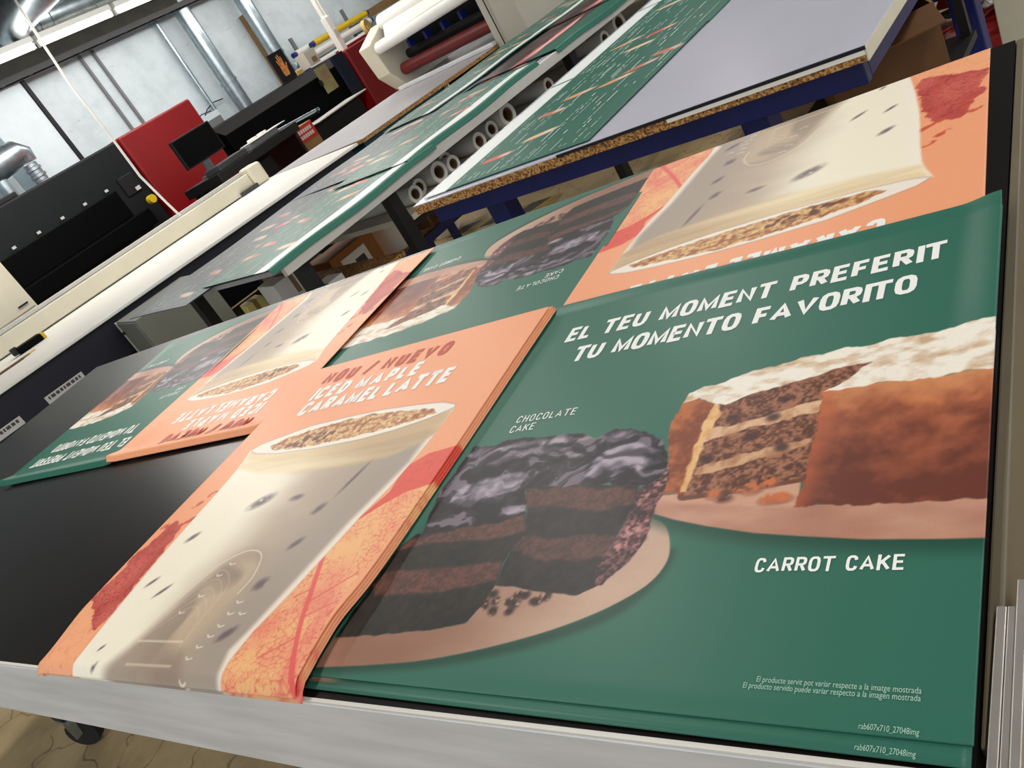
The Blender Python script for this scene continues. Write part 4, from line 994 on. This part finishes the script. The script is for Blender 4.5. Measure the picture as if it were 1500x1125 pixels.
bw = thing('plotter_beam', 'cream plotter beam with grey groove along the white table', 'plotter beam', (E0[0], E0[1], 0), RP)
MB().box(-1.90, -1.74, -3.5, -.22, .806, .955).build('beam_body', CREAM, bw, .012)
MB().box(-1.93, -1.905, -3.5, -.2, .82, .985).build('rear_rail', WPROF, bw, .004)
MB().box(-1.885, -1.775, -3.5, -.24, .952, .958).build('groove', GREY, bw)
MB().box(-1.94, -1.70, -.22, -.06, .802, 1.0).build('end_cap', CREAM, bw, .03, seg=4)
MB().box(-1.735, -1.70, -.40, -.2, .802, .84).build('drive_cover', DGREY, bw, .004)
MB().box(-1.74, -1.737, -3.5, -.42, .803, .81).build('seal_strip', BLACK, bw)
sp = at(47, 508, z=.80)
st = thing('cutter_head', 'small black cutter head lying on the white plotter table', 'cutter head', (sp.x, sp.y, .8005), RP)
MB().box(-.07, .07, -.10, .10, 0, .055).build('body', BLACKG, st, .008); MB().box(-.05, .03, -.14, -.09, 0.01, .07).build('nose', BLACK, st, .006); MB().box(-.03, .06, .085, .125, 0, .05).build('tape_end', YEL, st, .004)
pp = at(8, 543, z=.80)
ys = thing('paper_stack', 'few yellow and brown paper strips on the table end', 'paper', (pp.x, pp.y, .8005), RP)
for k in range(3): MB().box(-.1+.03*k, .0+.03*k, -.3, .25-.05*k, .002*k, .002*k+.0018).build('strip', [YEL, CARD, CARDD][k], ys)
g = thing('grey_cabinet', 'grey steel cabinet standing against the plotter table', 'cabinet', (E0[0], E0[1], 0), RP)
MB().box(.04, .56, -2.34, -1.8, .0, .74).build('body', mat('olive_grey_steel', (120, 122, 112), .5, var=.1), g, .004)
MB().box(.075, .55, -2.348, -2.3405, .03, .73).build('door', mat('olive_grey_door', (132, 134, 124), .5, var=.1), g, .002)
MB().box(.04, .07, -2.352, -2.3405, .0, .74).build('side_trim', LBL, g, .002)
MB().cyl((.11, -2.349, .66), (.11, -2.362, .66), .012, n=10).build('lock', BLACK, g)
# ------------------------------------------------------------------ laminator
LM = thing('laminator', 'wide format laminator with cream housings and red roller', 'laminator', (E0[0], E0[1], 0), rad(-17))
MB().box(-1.8, 0, .06, 3.6, .797, .80).build('bed_top', GREYW, LM)
MB().box(-1.8, -.001, .06, 3.6, .768, .7968).build('bed_board', CHIP, LM)
MB().box(-1.7, -.08, .10, 1.1, .10, .767).build('base_cabinet', TEAL, LM, .004)
MB().box(-1.7, -.08, 2.05, 3.5, .10, .767).build('base_cabinet', TEAL, LM, .004)
MB().box(-1.6, -.03, 1.12, 2.03, .55, .575).build('shelf', CREAM, LM); MB().box(-1.6, -1.57, 1.12, 2.03, .10, .767).build('back_panel', CARDD, LM)
for yy in (1.105, 2.035): MB().box(-1.6, -.02, yy-.004, yy+.01, .45, .767).build('shelf_side', CREAM, LM)
# housings: stepped side plates
hl = MB().prism([(1.90, .802), (2.55, .802), (2.62, 1.46), (2.0, 1.46), (1.72, 1.33), (1.76, 1.00)], 'x', -1.86, -1.62).build('housing', CREAM, LM, .012)
hr = MB().prism([(1.78, .06), (2.75, .06), (2.75, 1.62), (1.95, 1.62), (1.80, 1.50)], 'x', .01, .45).build('housing', GREYB, LM, .012)
MB().box(.12, .128, 1.772, 1.7795, .15, 1.45).build('door_gap', BLACK, LM)
MB().cyl((.24, 1.785, 1.30), (.24, 1.75, 1.30), .04, n=16).build('button_ring', YEL, LM, smooth=True)
MB().cyl((.24, 1.75, 1.30), (.24, 1.715, 1.30), .032, n=16).build('stop_button', RED, LM, smooth=True)
MB().cyl((-1.63, 2.02, 1.45), (.012, 2.02, 1.45), .085, n=24).build('film_roll', WHITE, LM, smooth=True)
MB().cyl((-1.63, 1.80, 1.26), (.012, 1.80, 1.30), .060, n=24).build('film_roll', WHITE, LM, smooth=True)
MB().add([(-1.55, 2.02-.08, 1.43), (-.05, 2.02-.08, 1.43), (-.05, 1.86, 1.31), (-1.55, 1.86, 1.27)], [(0,1,2,3)]).build('film_web', WHITE, LM)
for z_, y_ in ((1.45, 2.02), (1.26, 1.80)): MB().cyl((-1.70, y_, z_), (-1.60, y_, z_), .03, n=14).build('shaft_end', BLACK, LM, smooth=True)
rr = MB().cyl((-1.60, 1.95, .96), (.01, 1.95, .96), .062, n=24).build('pressure_roller', DRED, LM, smooth=True); tag(rr, 'dark red rubber roller')
MB().cyl((-1.60, 2.10, 1.06), (.01, 2.10, 1.06), .05, n=20).build('guide_roller', BLACK, LM, smooth=True)
MB().box(-1.60, .01, 2.16, 2.2, .9, 1.3).build('back_plate', CHAR, LM)
MB().box(-1.60, .01, 1.74, 1.80, .802, .84).build('feed_bar', ALU, LM, .006)
for k in range(5): MB().box(-1.4+k*.3, -1.36+k*.3, 1.98, 2.06, 1.11, 1.19).build('clamp', DBLUE, LM, .004)
for k, (y_, w_, m_, lab) in enumerate([(1.30, .30, CARD, 'cardboard box on the shelf under the laminator bed'), (1.70, .25, CARDD, 'brown box deeper on the laminator shelf')]):
    q = Matrix.Rotation(rad(-17), 3, 'Z') @ Vector((-.22, y_, 0)); t = thing('shelf_box', lab, 'box', (E0[0]+q.x, E0[1]+q.y, .5755), rad(-17))
    MB().box(-.12, .12, -w_/2, w_/2, 0, .13).build('carton', m_, t, .003); MB().box(-.121, .121, -.02, .02, .05, .131).build('tape', CARD, t)

# ------------------------------------------------------------------ printers along the wall
P1 = thing('large_printer', 'big charcoal printer with a red end panel', 'printer', (-7.1, 4.38, 0))
MB().box(-1.4, 0, -3.2, .68, .08, 1.825).build('cabinet', CHAR, P1, .02)
rp_ = MB().box(-1.35, .05, .70, 1.80, .10, 1.835).build('end_panel', RED, P1, .02); tag(rp_, 'glossy red end panel')
MB().box(.001, .10, -2.6, .45, .95, 1.12).build('front_shelf', BLACKG, P1, .01)
MB().box(.001, .03, -1.6, .30, 1.13, 1.42).build('window', BLACKG, P1, .006)
MB().box(-1.2, -.10, -2.4, -.5, 1.826, 1.88).build('top_cover', BLACK, P1, .01); MB().box(-.9, -.2, -2.2, -.9, 1.881, 1.92).build('top_cover', BLACK, P1, .01)
for k in range(7): MB().box(.031, .036, -1.55+k*.29, -1.51+k*.29, 1.45, 1.475).build('latch', LBL, P1)
MB().cyl((.10, .52, 1.17), (.16, .52, 1.17), .045, n=16).build('knob', YEL, P1, smooth=True)
MB().box(.001, .02, .40, .60, 1.30, 1.50).build('control', BLACK, P1, .005); MB().box(.02, .024, .52, .58, 1.31, 1.35).build('control_label', LBL, P1)
MB().box(-.9, .06, 1.805, 1.86, .1, .95).build('end_post', BLACK, P1)
MB().box(.051, .30, .5, 1.7, .55, .80).build('front_tray', RED, P1, .01)
# monitor
mo = thing('monitor', 'black computer monitor in front of the red printer panel', 'monitor', (-6.18, 5.17, 1.2))
MB().box(-.02, .02, -.28, .28, .03, .33).build('screen', CHAR, mo, .006); MB().box(.0205, .0225, -.265, .265, .045, .315).build('display', BLACKG, mo)
MB().box(-.05, -.02, -.05, .05, -.10, .18).build('arm', GREY, mo, .004); MB().box(-.1, .06, -.12, .12, -.12, -.10).build('foot', GREY, mo, .004)
dk = thing('control_desk', 'small control desk with grey trays below the monitor', 'desk', (-6.05, 5.4, 0))
MB().box(-.35, .25, -.55, .75, .98, 1.075).build('desk_top', BLACK, dk, .006)
for yy in (-.5, .68): MB().box(-.3, .2, yy, yy+.04, 0, .9795).build('side', BLACK, dk)
MB().box(-.05, .22, .02, .50, 1.0755, 1.13).build('tray', GREY, dk, .006); MB().box(.0, .24, -.48, -.05, 1.0755, 1.14).build('tray', DGREY, dk, .01)
MB().box(.05, .25, .05, .62, 1.135, 1.145).build('tray_lid', LBL, dk, .003); MB().box(.12, .2, .12, .2, 1.146, 1.17).build('switch', WHITE, dk); MB().box(.12, .2, .28, .36, 1.146, 1.17).build('switch', WHITE, dk)
# black printer
P2 = thing('inkjet_printer', 'long black inkjet printer with a silver front rail', 'printer', (-7.1, 7.62, 0))
MB().prism([(-1.0, .85), (.0, .85), (.0, 1.30), (-.16, 1.42), (-1.0, 1.44)], 'y', -1.26, 1.34).build('carriage_cover', BLACKG, P2, .01)
MB().box(-.9, -.1, -1.2, 1.28, .0, .8495).build('stand', BLACK, P2, .01)
MB().cyl((.18, -1.25, 1.07), (.18, .15, .98), .022, n=10).build('front_rail', GALV, P2, smooth=True)
for yy in (-1.1, .1): MB().box(0, .2, yy-.02, yy+.02, .94, 1.0).build('rail_bracket', BLACK, P2)
MB().box(.001, .34, -.37, .80, .50, .86).build('ink_unit', CHAR, P2, .05, seg=4)
MB().box(.1, .5, -.3, .8, .861, .88).build('ink_lid', LBL, P2, .008)
MB().box(-.005, .03, 1.06, 1.34, .86, 1.42).build('end_cheek', mat('blue_black_panel', (10, 12, 40), .35), P2, .006)
uv = MB().box(.02, .05, -.40, -.22, .935, .965).build('curing_lamp', mat('violet_lamp', (120, 60, 255), .5, emit=(110, 50, 255), es=5.0), P2); tag(uv, 'glowing violet curing lamp')
R2 = thing('red_cabinet', 'tall red machine cabinet beside the laminator', 'cabinet', (-7.1, 9.78, 0))
MB().box(-1.0, .05, -.78, .92, .45, 1.40).build('cabinet', RED, R2, .02); MB().box(-.95, .0, -.70, .8, .05, .4495).build('plinth', DRED, R2, .01); MB().box(.0505, .06, -.1, .8, .46, .90).build('door', RED, R2, .008)
MB().box(-.95, -.6, .2, .8, 1.401, 1.44).build('top_tray', RED, R2, .008)
# things on the printers
hs = thing('hand_sign', 'black sign with a glowing orange hand print', 'sign', (-7.30, 8.02, 1.425))
MB().box(-.012, .012, -.15, .15, .02, .40).build('board', mat('sign_black', (18, 12, 12), .4), hs, .003)
MB().box(-.06, .03, -.12, .12, 0, .0195).build('foot', BLACK, hs)
HAND = mat('flame_orange_print', (240, 176, 96), .5, c2=(196, 86, 40), vscale=22)
hd = [(-.045,.06),(.05,.06),(.07,.13),(.105,.20),(.09,.215),(.055,.17),(.06,.30),(.045,.305),(.035,.20),(.025,.335),(.008,.335),(.005,.205),(-.015,.325),(-.03,.32),(-.02,.20),(-.05,.28),(-.065,.27),(-.05,.18),(-.06,.12)]
MB().prism([(y_*.95, z_+.02) for y_, z_ in hd], 'x', .0125, .0135).build('hand_print', HAND, hs)
nt_ = thing('pinned_notice', 'yellowed paper notice pinned on the black printer', 'notice', at(478, 115, x=-7.06))
MB().box(0, .006, -.13, .13, -.17, .17).build('sheet', mat('yellowed_paper', (150, 140, 92), .7, var=.15), nt_); MB().box(.0061, .008, -.06, .08, -.02, .12).build('picture', mat('notice_print', (120, 122, 96), .7, c2=(170, 110, 90), vscale=20), nt_); MB().box(.0, .02, -.17, -.12, -.05, .02).build('clip', BLACK, nt_)
cb = thing('labelled_carton', 'cardboard carton with a red printed label by the ink unit', 'carton', (-5.93, 6.33, 0))
MB().box(-.2, .0, -.16, .16, .40, 1.0).build('carton', CARD, cb, .004); MB().box(-.19, -.01, -.15, .15, 0, .3995).build('stool', BLACK, cb)
rl = MB().box(.0005, .003, -.155, .155, .83, .99).build('red_label', mat('red_label_paper', (190, 40, 34), .5), cb); tag(rl, 'red label with two lines of white print')
for r_ in range(2):
    for k in range(6): MB().box(.0031, .0036, -.12+k*.04, -.09+k*.04, .86+.06*r_, .90+.06*r_).build('print_mark', LBL, rl)
# rolls on a wall rack
RK = thing('roll_rack', 'grey wall rack holding wrapped film rolls', 'rack', (-8.78, 10.8, 0))
for yy in (-.72, .75): MB().bar((0, yy, 1.05), (0, yy, 1.95), .06, .04, (1,0,0)).build('upright', GREY, RK)
for z_ in (1.38, 1.52, 1.66):
    for yy in (-.72, .75): MB().box(.0, .30, yy-.02, yy+.02, z_-.03, z_-.005).build('arm', GREY, RK)
MB().box(-.21, -.03, -.8, .85, 1.0, 1.06).build('wall_plate', GREY, RK)
GR = 'wrapped film rolls on the wall rack'
rk = [(.10, 1.382, .05, BLUEW, DBLUE, -1.1, .6, 'pale blue film roll on the lowest rack arm, inner one'), (.22, 1.382, .05, PVC, DBLUE, -.95, .95, 'white film roll on the lowest rack arm, outer one'),
      (.10, 1.522, .055, BLUEW, BLUEW, -1.0, .9, 'pale blue film roll on the middle rack arm, inner one'), (.22, 1.522, .055, PVC, DBLUE, -1.0, 1.0, 'white film roll on the middle rack arm, outer one'),
      (.10, 1.662, .05, PVC, DBLUE, -.9, .6, 'white film roll with dark blue end on the top rack arm'), (.22, 1.662, .05, YEL, DBLUE, -.55, 1.0, 'yellow wrapped film roll on the top rack arm')]
for x_, z_, r_, m1, m2, y0, y1, lab in rk:
    t = thing('film_roll', lab, 'roll', (-8.78+x_, 10.8, z_-.0045+r_), group=GR)
    MB().cyl((0, y0, 0), (0, y1, 0), r_, n=18).build('wrapped_film', m1, t, smooth=True); MB().cyl((0, y0-.08, 0), (0, y0-.001, 0), r_*.8, n=16).build('end_plug', m2, t, smooth=True); MB().cyl((0, y1+.001, 0), (0, y1+.06, 0), r_*.8, n=16).build('end_plug', m2, t, smooth=True)
wp = thing('white_post', 'slim white post with two prongs rising behind the red cabinet', 'post', (-7.5, 9.52, 1.4015))
MB().box(-.05, .05, -.055, .055, 0, .50).build('post', WHITE, wp, .008)
for yy in (-.04, .02): MB().box(-.03, .03, yy, yy+.025, .50, 1.45).build('prong', WHITE, wp, .004)
MB().box(.051, .056, -.03, .03, .22, .30).build('sticker', LBL, wp)
td = thing('tape_dispenser', 'yellow tape roll in a red dispenser on the red cabinet', 'tape dispenser', (-7.1, 9.75, 1.4015), rad(10))
MB().tube((-.03, 0, .11), (.03, 0, .11), .10, .06).build('tape_roll', mat('pale_yellow_tape', (224, 196, 120), .5), td, smooth=True)
MB().prism([(-.05, 0), (.22, 0), (.22, .10), (.16, .02), (.05, .12), (-.02, .10)], 'x', -.055, -.031).build('body', RED, td, .004)
bx = thing('small_carton', 'pale small carton on top of the black printer', 'carton', (-7.5, 8.75, 1.445)); MB().box(-.09, .09, -.12, .12, 0, .20).build('carton', mat('pale_carton', (206, 196, 180), .7), bx, .003); MB().box(.0905, .092, -.03, .08, .03, .1).build('label', CARD, bx)
tp = thing('yellow_sponge', 'small yellow block on top of the black printer', 'block', (-7.4, 8.32, 1.432)); MB().box(-.05, .05, -.07, .07, 0, .07).build('block', mat('sponge_yellow', (214, 186, 110), .8, bump=.3, bscale=80), tp, .012)
wc = thing('wall_cabinet', 'grey wall cabinet with a beige box on top', 'cabinet', (-8.6, 13.0, 0))
MB().box(-.38, .0, -.65, .75, 1.0, 1.62).build('body', mat('grey_cabinet_paint', (150, 158, 160), .5), wc, .01); MB().box(.0005, .01, -.63, .03, 1.02, 1.60).build('door', mat('grey_cabinet_door', (162, 170, 172), .5), wc, .006); MB().box(.0005, .01, .05, .73, 1.02, 1.60).build('door', MATS['grey_cabinet_door'], wc, .006)
MB().box(-.35, -.02, -.62, .70, 1.621, 1.75).build('top_box', CARD, wc, .004)
for k, (y_, z0, z1, w_, m_, lab) in enumerate([(7.84, 1.30, 1.62, .36, PIL, 'white electrical box with grey cover on the wall'), (7.52, 1.28, 1.56, .14, CREAM, 'beige switch box low on the wall')]):
    t = thing('electrical_box', lab, 'electrical box', (-9, y_, 0)); MB().box(0.001, .2, -w_/2, w_/2, z0, z1).build('box', m_, t, .01); MB().box(.2005, .206, -w_/2+.06, w_/2-.02, z0+.03, z1-.08).build('cover', GREY, t, .003)
    MB().path([(.1, 0, z1), (.1, .1, z1+.06), (.08, .3, z1+.10), (.06, .5, z1+.08)], .008, n=6).build('cable', BLACK, t, smooth=True)
# left edge things
fd = thing('flexible_duct', 'shiny flexible exhaust duct bending down behind the big printer', 'duct', (-8.2, 0, 0))
fp = [at(-40, 262, x=-8.2), at(-10, 248, x=-8.2), at(8, 235, x=-8.2), at(22, 226, x=-8.2), at(34, 228, x=-8.2), at(41, 238, x=-8.2)]
MB().path([p - Vector((-8.2, 0, 0)) for p in fp], .13, n=18, radii=[.15,.155,.15,.14,.12,.10]).build('elbow', GALV, fd, smooth=True)
h0 = at(41, 238, x=-8.2) - Vector((-8.2, 0, 0))
for k in range(5): MB().cyl((h0.x, h0.y, h0.z-.03-k*.04), (h0.x, h0.y, h0.z-.06-k*.04), .075+.012*(k % 2), n=16).build('hose_ring', GALV, fd, smooth=True)
MB().cyl((h0.x, h0.y, h0.z-.02), (h0.x, h0.y, 1.83), .07, n=16).build('hose', mat('mauve_hose', (150, 132, 138), .5), fd, smooth=True)
h1 = at(8, 275, x=-8.2) - Vector((-8.2, 0, 0)); MB().cyl((h1.x, h1.y, h1.z+.25), (h1.x, h1.y, 1.83), .07, n=16).build('hose', GALV, fd, smooth=True)
wcab = thing('white_wall_box', 'pale blue white cabinet on the wall behind the flexible duct', 'cabinet', (-9, 4.25, 0)); MB().box(.001, .35, -.7, .55, 1.2, 2.1).build('body', PIL, wcab, .01); MB().box(.3505, .358, -.68, .53, 1.22, 2.08).build('door', PIL, wcab, .008)
cc = thing('cream_cabinet', 'cream upright cabinet at the left picture edge', 'cabinet', (-6.66, 3.04, 0))
MB().box(-.30, 0, -.8, 0, .04, 1.45).build('body', CREAM, cc, .012); MB().box(.0005, .008, -.77, -.02, .98, 1.42).build('door', CREAM, cc, .008); MB().box(.0085, .02, -.16, -.06, 1.03, 1.045).build('handle', BLACK, cc, .003)
MB().box(-.30, .01, -.8, .0, .0, .0395).build('plinth', DGREY, cc)

# ------------------------------------------------------------------ things under and beside the tables
F = ((T1L[0], T1L[1]), T1R)
def in_frame(fr_, x, y, z):
    q = Matrix.Rotation(fr_[1], 3, 'Z') @ Vector((x, y, 0)); return (fr_[0][0]+q.x, fr_[0][1]+q.y, z)
tr = thing('parts_trolley', 'low trolley with chipboard shelf and blue frame under the menus', 'trolley', (-2.25, 2.55, 0), rad(-12.5))
MB().box(-.27, .06, -.5, .55, .38, .40).build('shelf', CHIP, tr); MB().box(.061, .09, -.52, .57, .35, .402).build('frame_rail', BLUE, tr, .003); MB().box(-.30, -.271, -.52, .57, .35, .402).build('frame_rail', BLUE, tr, .003)
for xx, yy in ((.03, -.46), (.03, .48), (-.24, -.46), (-.24, .48)):
    zt = castor(tr, xx, yy, .05); MB().box(xx-.02, xx+.02, yy-.02, yy+.02, zt, .3795).build('leg', BLUE, tr, .003)
MB().box(.062, .088, .50, .56, .4025, .66).build('post', BLUE, tr)
def on_trolley(x, y): return in_frame(((-2.25, 2.55), rad(-12.5)), x, y, .4002)
cb2 = thing('shipping_carton', 'brown shipping carton with white address label on the trolley', 'carton', on_trolley(-.10, -.18), rad(-12.5)); MB().box(-.14, .14, -.16, .16, 0, .22).build('carton', mat('orange_cardboard', (176, 116, 62), .8, var=.12), cb2, .003); MB().box(.1405, .142, -.10, .08, .06, .18).build('address_label', WHITE, cb2); MB().box(.1421, .1425, -.02, .05, .09, .14).build('print_mark', LBLT, cb2)
bk = thing('white_bucket', 'white plastic bucket with wire handle on the trolley', 'bucket', on_trolley(-.10, .20)); MB().cyl((0,0,0),(0,0,.24),.12,.135,n=28).build('bucket', WHITE, bk, smooth=True); MB().tube((0,0,.225),(0,0,.245),.142,.13).build('rim', WHITE, bk, smooth=True)
MB().path([(.14*math.cos(a), .14*math.sin(a), .20-.07*math.sin(a/1.0)) for a in [math.pi*k/10-math.pi/2 for k in range(11)]], .004, n=6).build('wire_handle', GREY, bk, smooth=True)
sb = thing('brown_box', 'small brown box behind the white bucket', 'box', on_trolley(-.14, .42), rad(-12.5)); MB().box(-.1, .1, -.07, .07, 0, .2).build('carton', CARDD, sb, .003); MB().box(-.101, .101, -.01, .01, .0, .201).build('tape', CARD, sb)
MB().box(-W1+.1, -.12, .2, .66, .565, .59).build('lower_shelf', CHIP, T1)
for (x, y, sx, sy, sz, m_, nm, lab) in [(-1.00, .30, .12, .10, .08, mat('pale_yellow_card', (216, 204, 120), .7), 'small_box', 'small pale yellow box under the near end of the menus'), (-.72, .38, .22, .2, .14, PVC, 'white_box', 'white cardboard box under the draped green menus'),
                                (-.42, .36, .14, .2, .05, WHITE, 'paper_pack', 'white paper pack beside the black legs'), (-.93, .50, .2, .16, .12, CARD, 'small_box', 'tan cardboard box under the finishing table')]:
    t = thing(nm, lab, 'box', in_frame(F, x, y, .5905), T1R+rad(12*x)); MB().box(-sx/2, sx/2, -sy/2, sy/2, 0, sz).build('carton', m_, t, .003); MB().box(-sx/2-.0008, sx/2+.0008, -.012, .012, sz*.3, sz+.0008).build('tape', CARD, t)
bin_ = thing('white_tub', 'white tub on the floor behind a black leg', 'tub', (-3.0, 4.02, 0)); MB().cyl((0,0,0),(0,0,.28),.11,.13,n=24).build('tub', PVC, bin_, smooth=True); MB().tube((0,0,.27),(0,0,.29),.137,.12).build('rim', PVC, bin_, smooth=True)
# right: carton, scrap bin, rolls
F2b = ((T2L[0], T2L[1]), T2R)
oc = thing('open_carton', 'open cardboard carton on the shelf of the chipboard table', 'carton', (.40, 2.32, .4455), rad(18))
for a_ in (0, 1):
    MB().box(-.17, .17, [-.22, .212][a_], [-.212, .22][a_], 0.008, .26).build('side', CARDD, oc); MB().box([-.17, .162][a_], [-.162, .17][a_], -.2118, .2118, 0.008, .26).build('side', CARD, oc)
MB().box(-.17, .17, -.22, .22, 0, .0078).build('bottom', CARD, oc)
MB().bar((0, -.222, .258), (0, -.33, .22), .33, .006).build('flap', CARDD, oc)
sc = thing('scrap_bin', 'red bin full of torn red and white scraps', 'bin', (.52, 3.55, 0), rad(20))
MB().prism([(-.26, -.3), (.26, -.3), (.26, .3), (-.26, .3)], 'z', 0, .20).build('bin', mat('scrap_red', (170, 20, 22), .5), sc, .02)
r_ = random.Random(4)
for k in range(60):
    c_ = Vector((r_.uniform(-.24, .24), r_.uniform(-.28, .28), .21+r_.uniform(0, .14))); R_ = Matrix.Rotation(r_.uniform(0, 3), 3, 'Z') @ Matrix.Rotation(r_.uniform(-.7, .7), 3, 'X')
    MB().obox(c_, (r_.uniform(.06, .16), r_.uniform(.04, .09), .004), R_).build('scrap', r_.choice([MATS['scrap_red'], PVC, DRED, LBL, BLACK, BLACK]), sc)
bp_ = MB()
cr = thing('cream_board', 'cream panel leaning beside the scrap bin', 'board', (.86, 3.05, 0), rad(-8)); MB().obox((0, 0, .36), (.30, .03, .72), Matrix.Rotation(rad(-8), 3, 'X')).build('panel', CREAM, cr, .004); MB().obox((0, .012, .725), (.30, .034, .012), Matrix.Rotation(rad(-8), 3, 'X')).build('edge', CARD, cr)
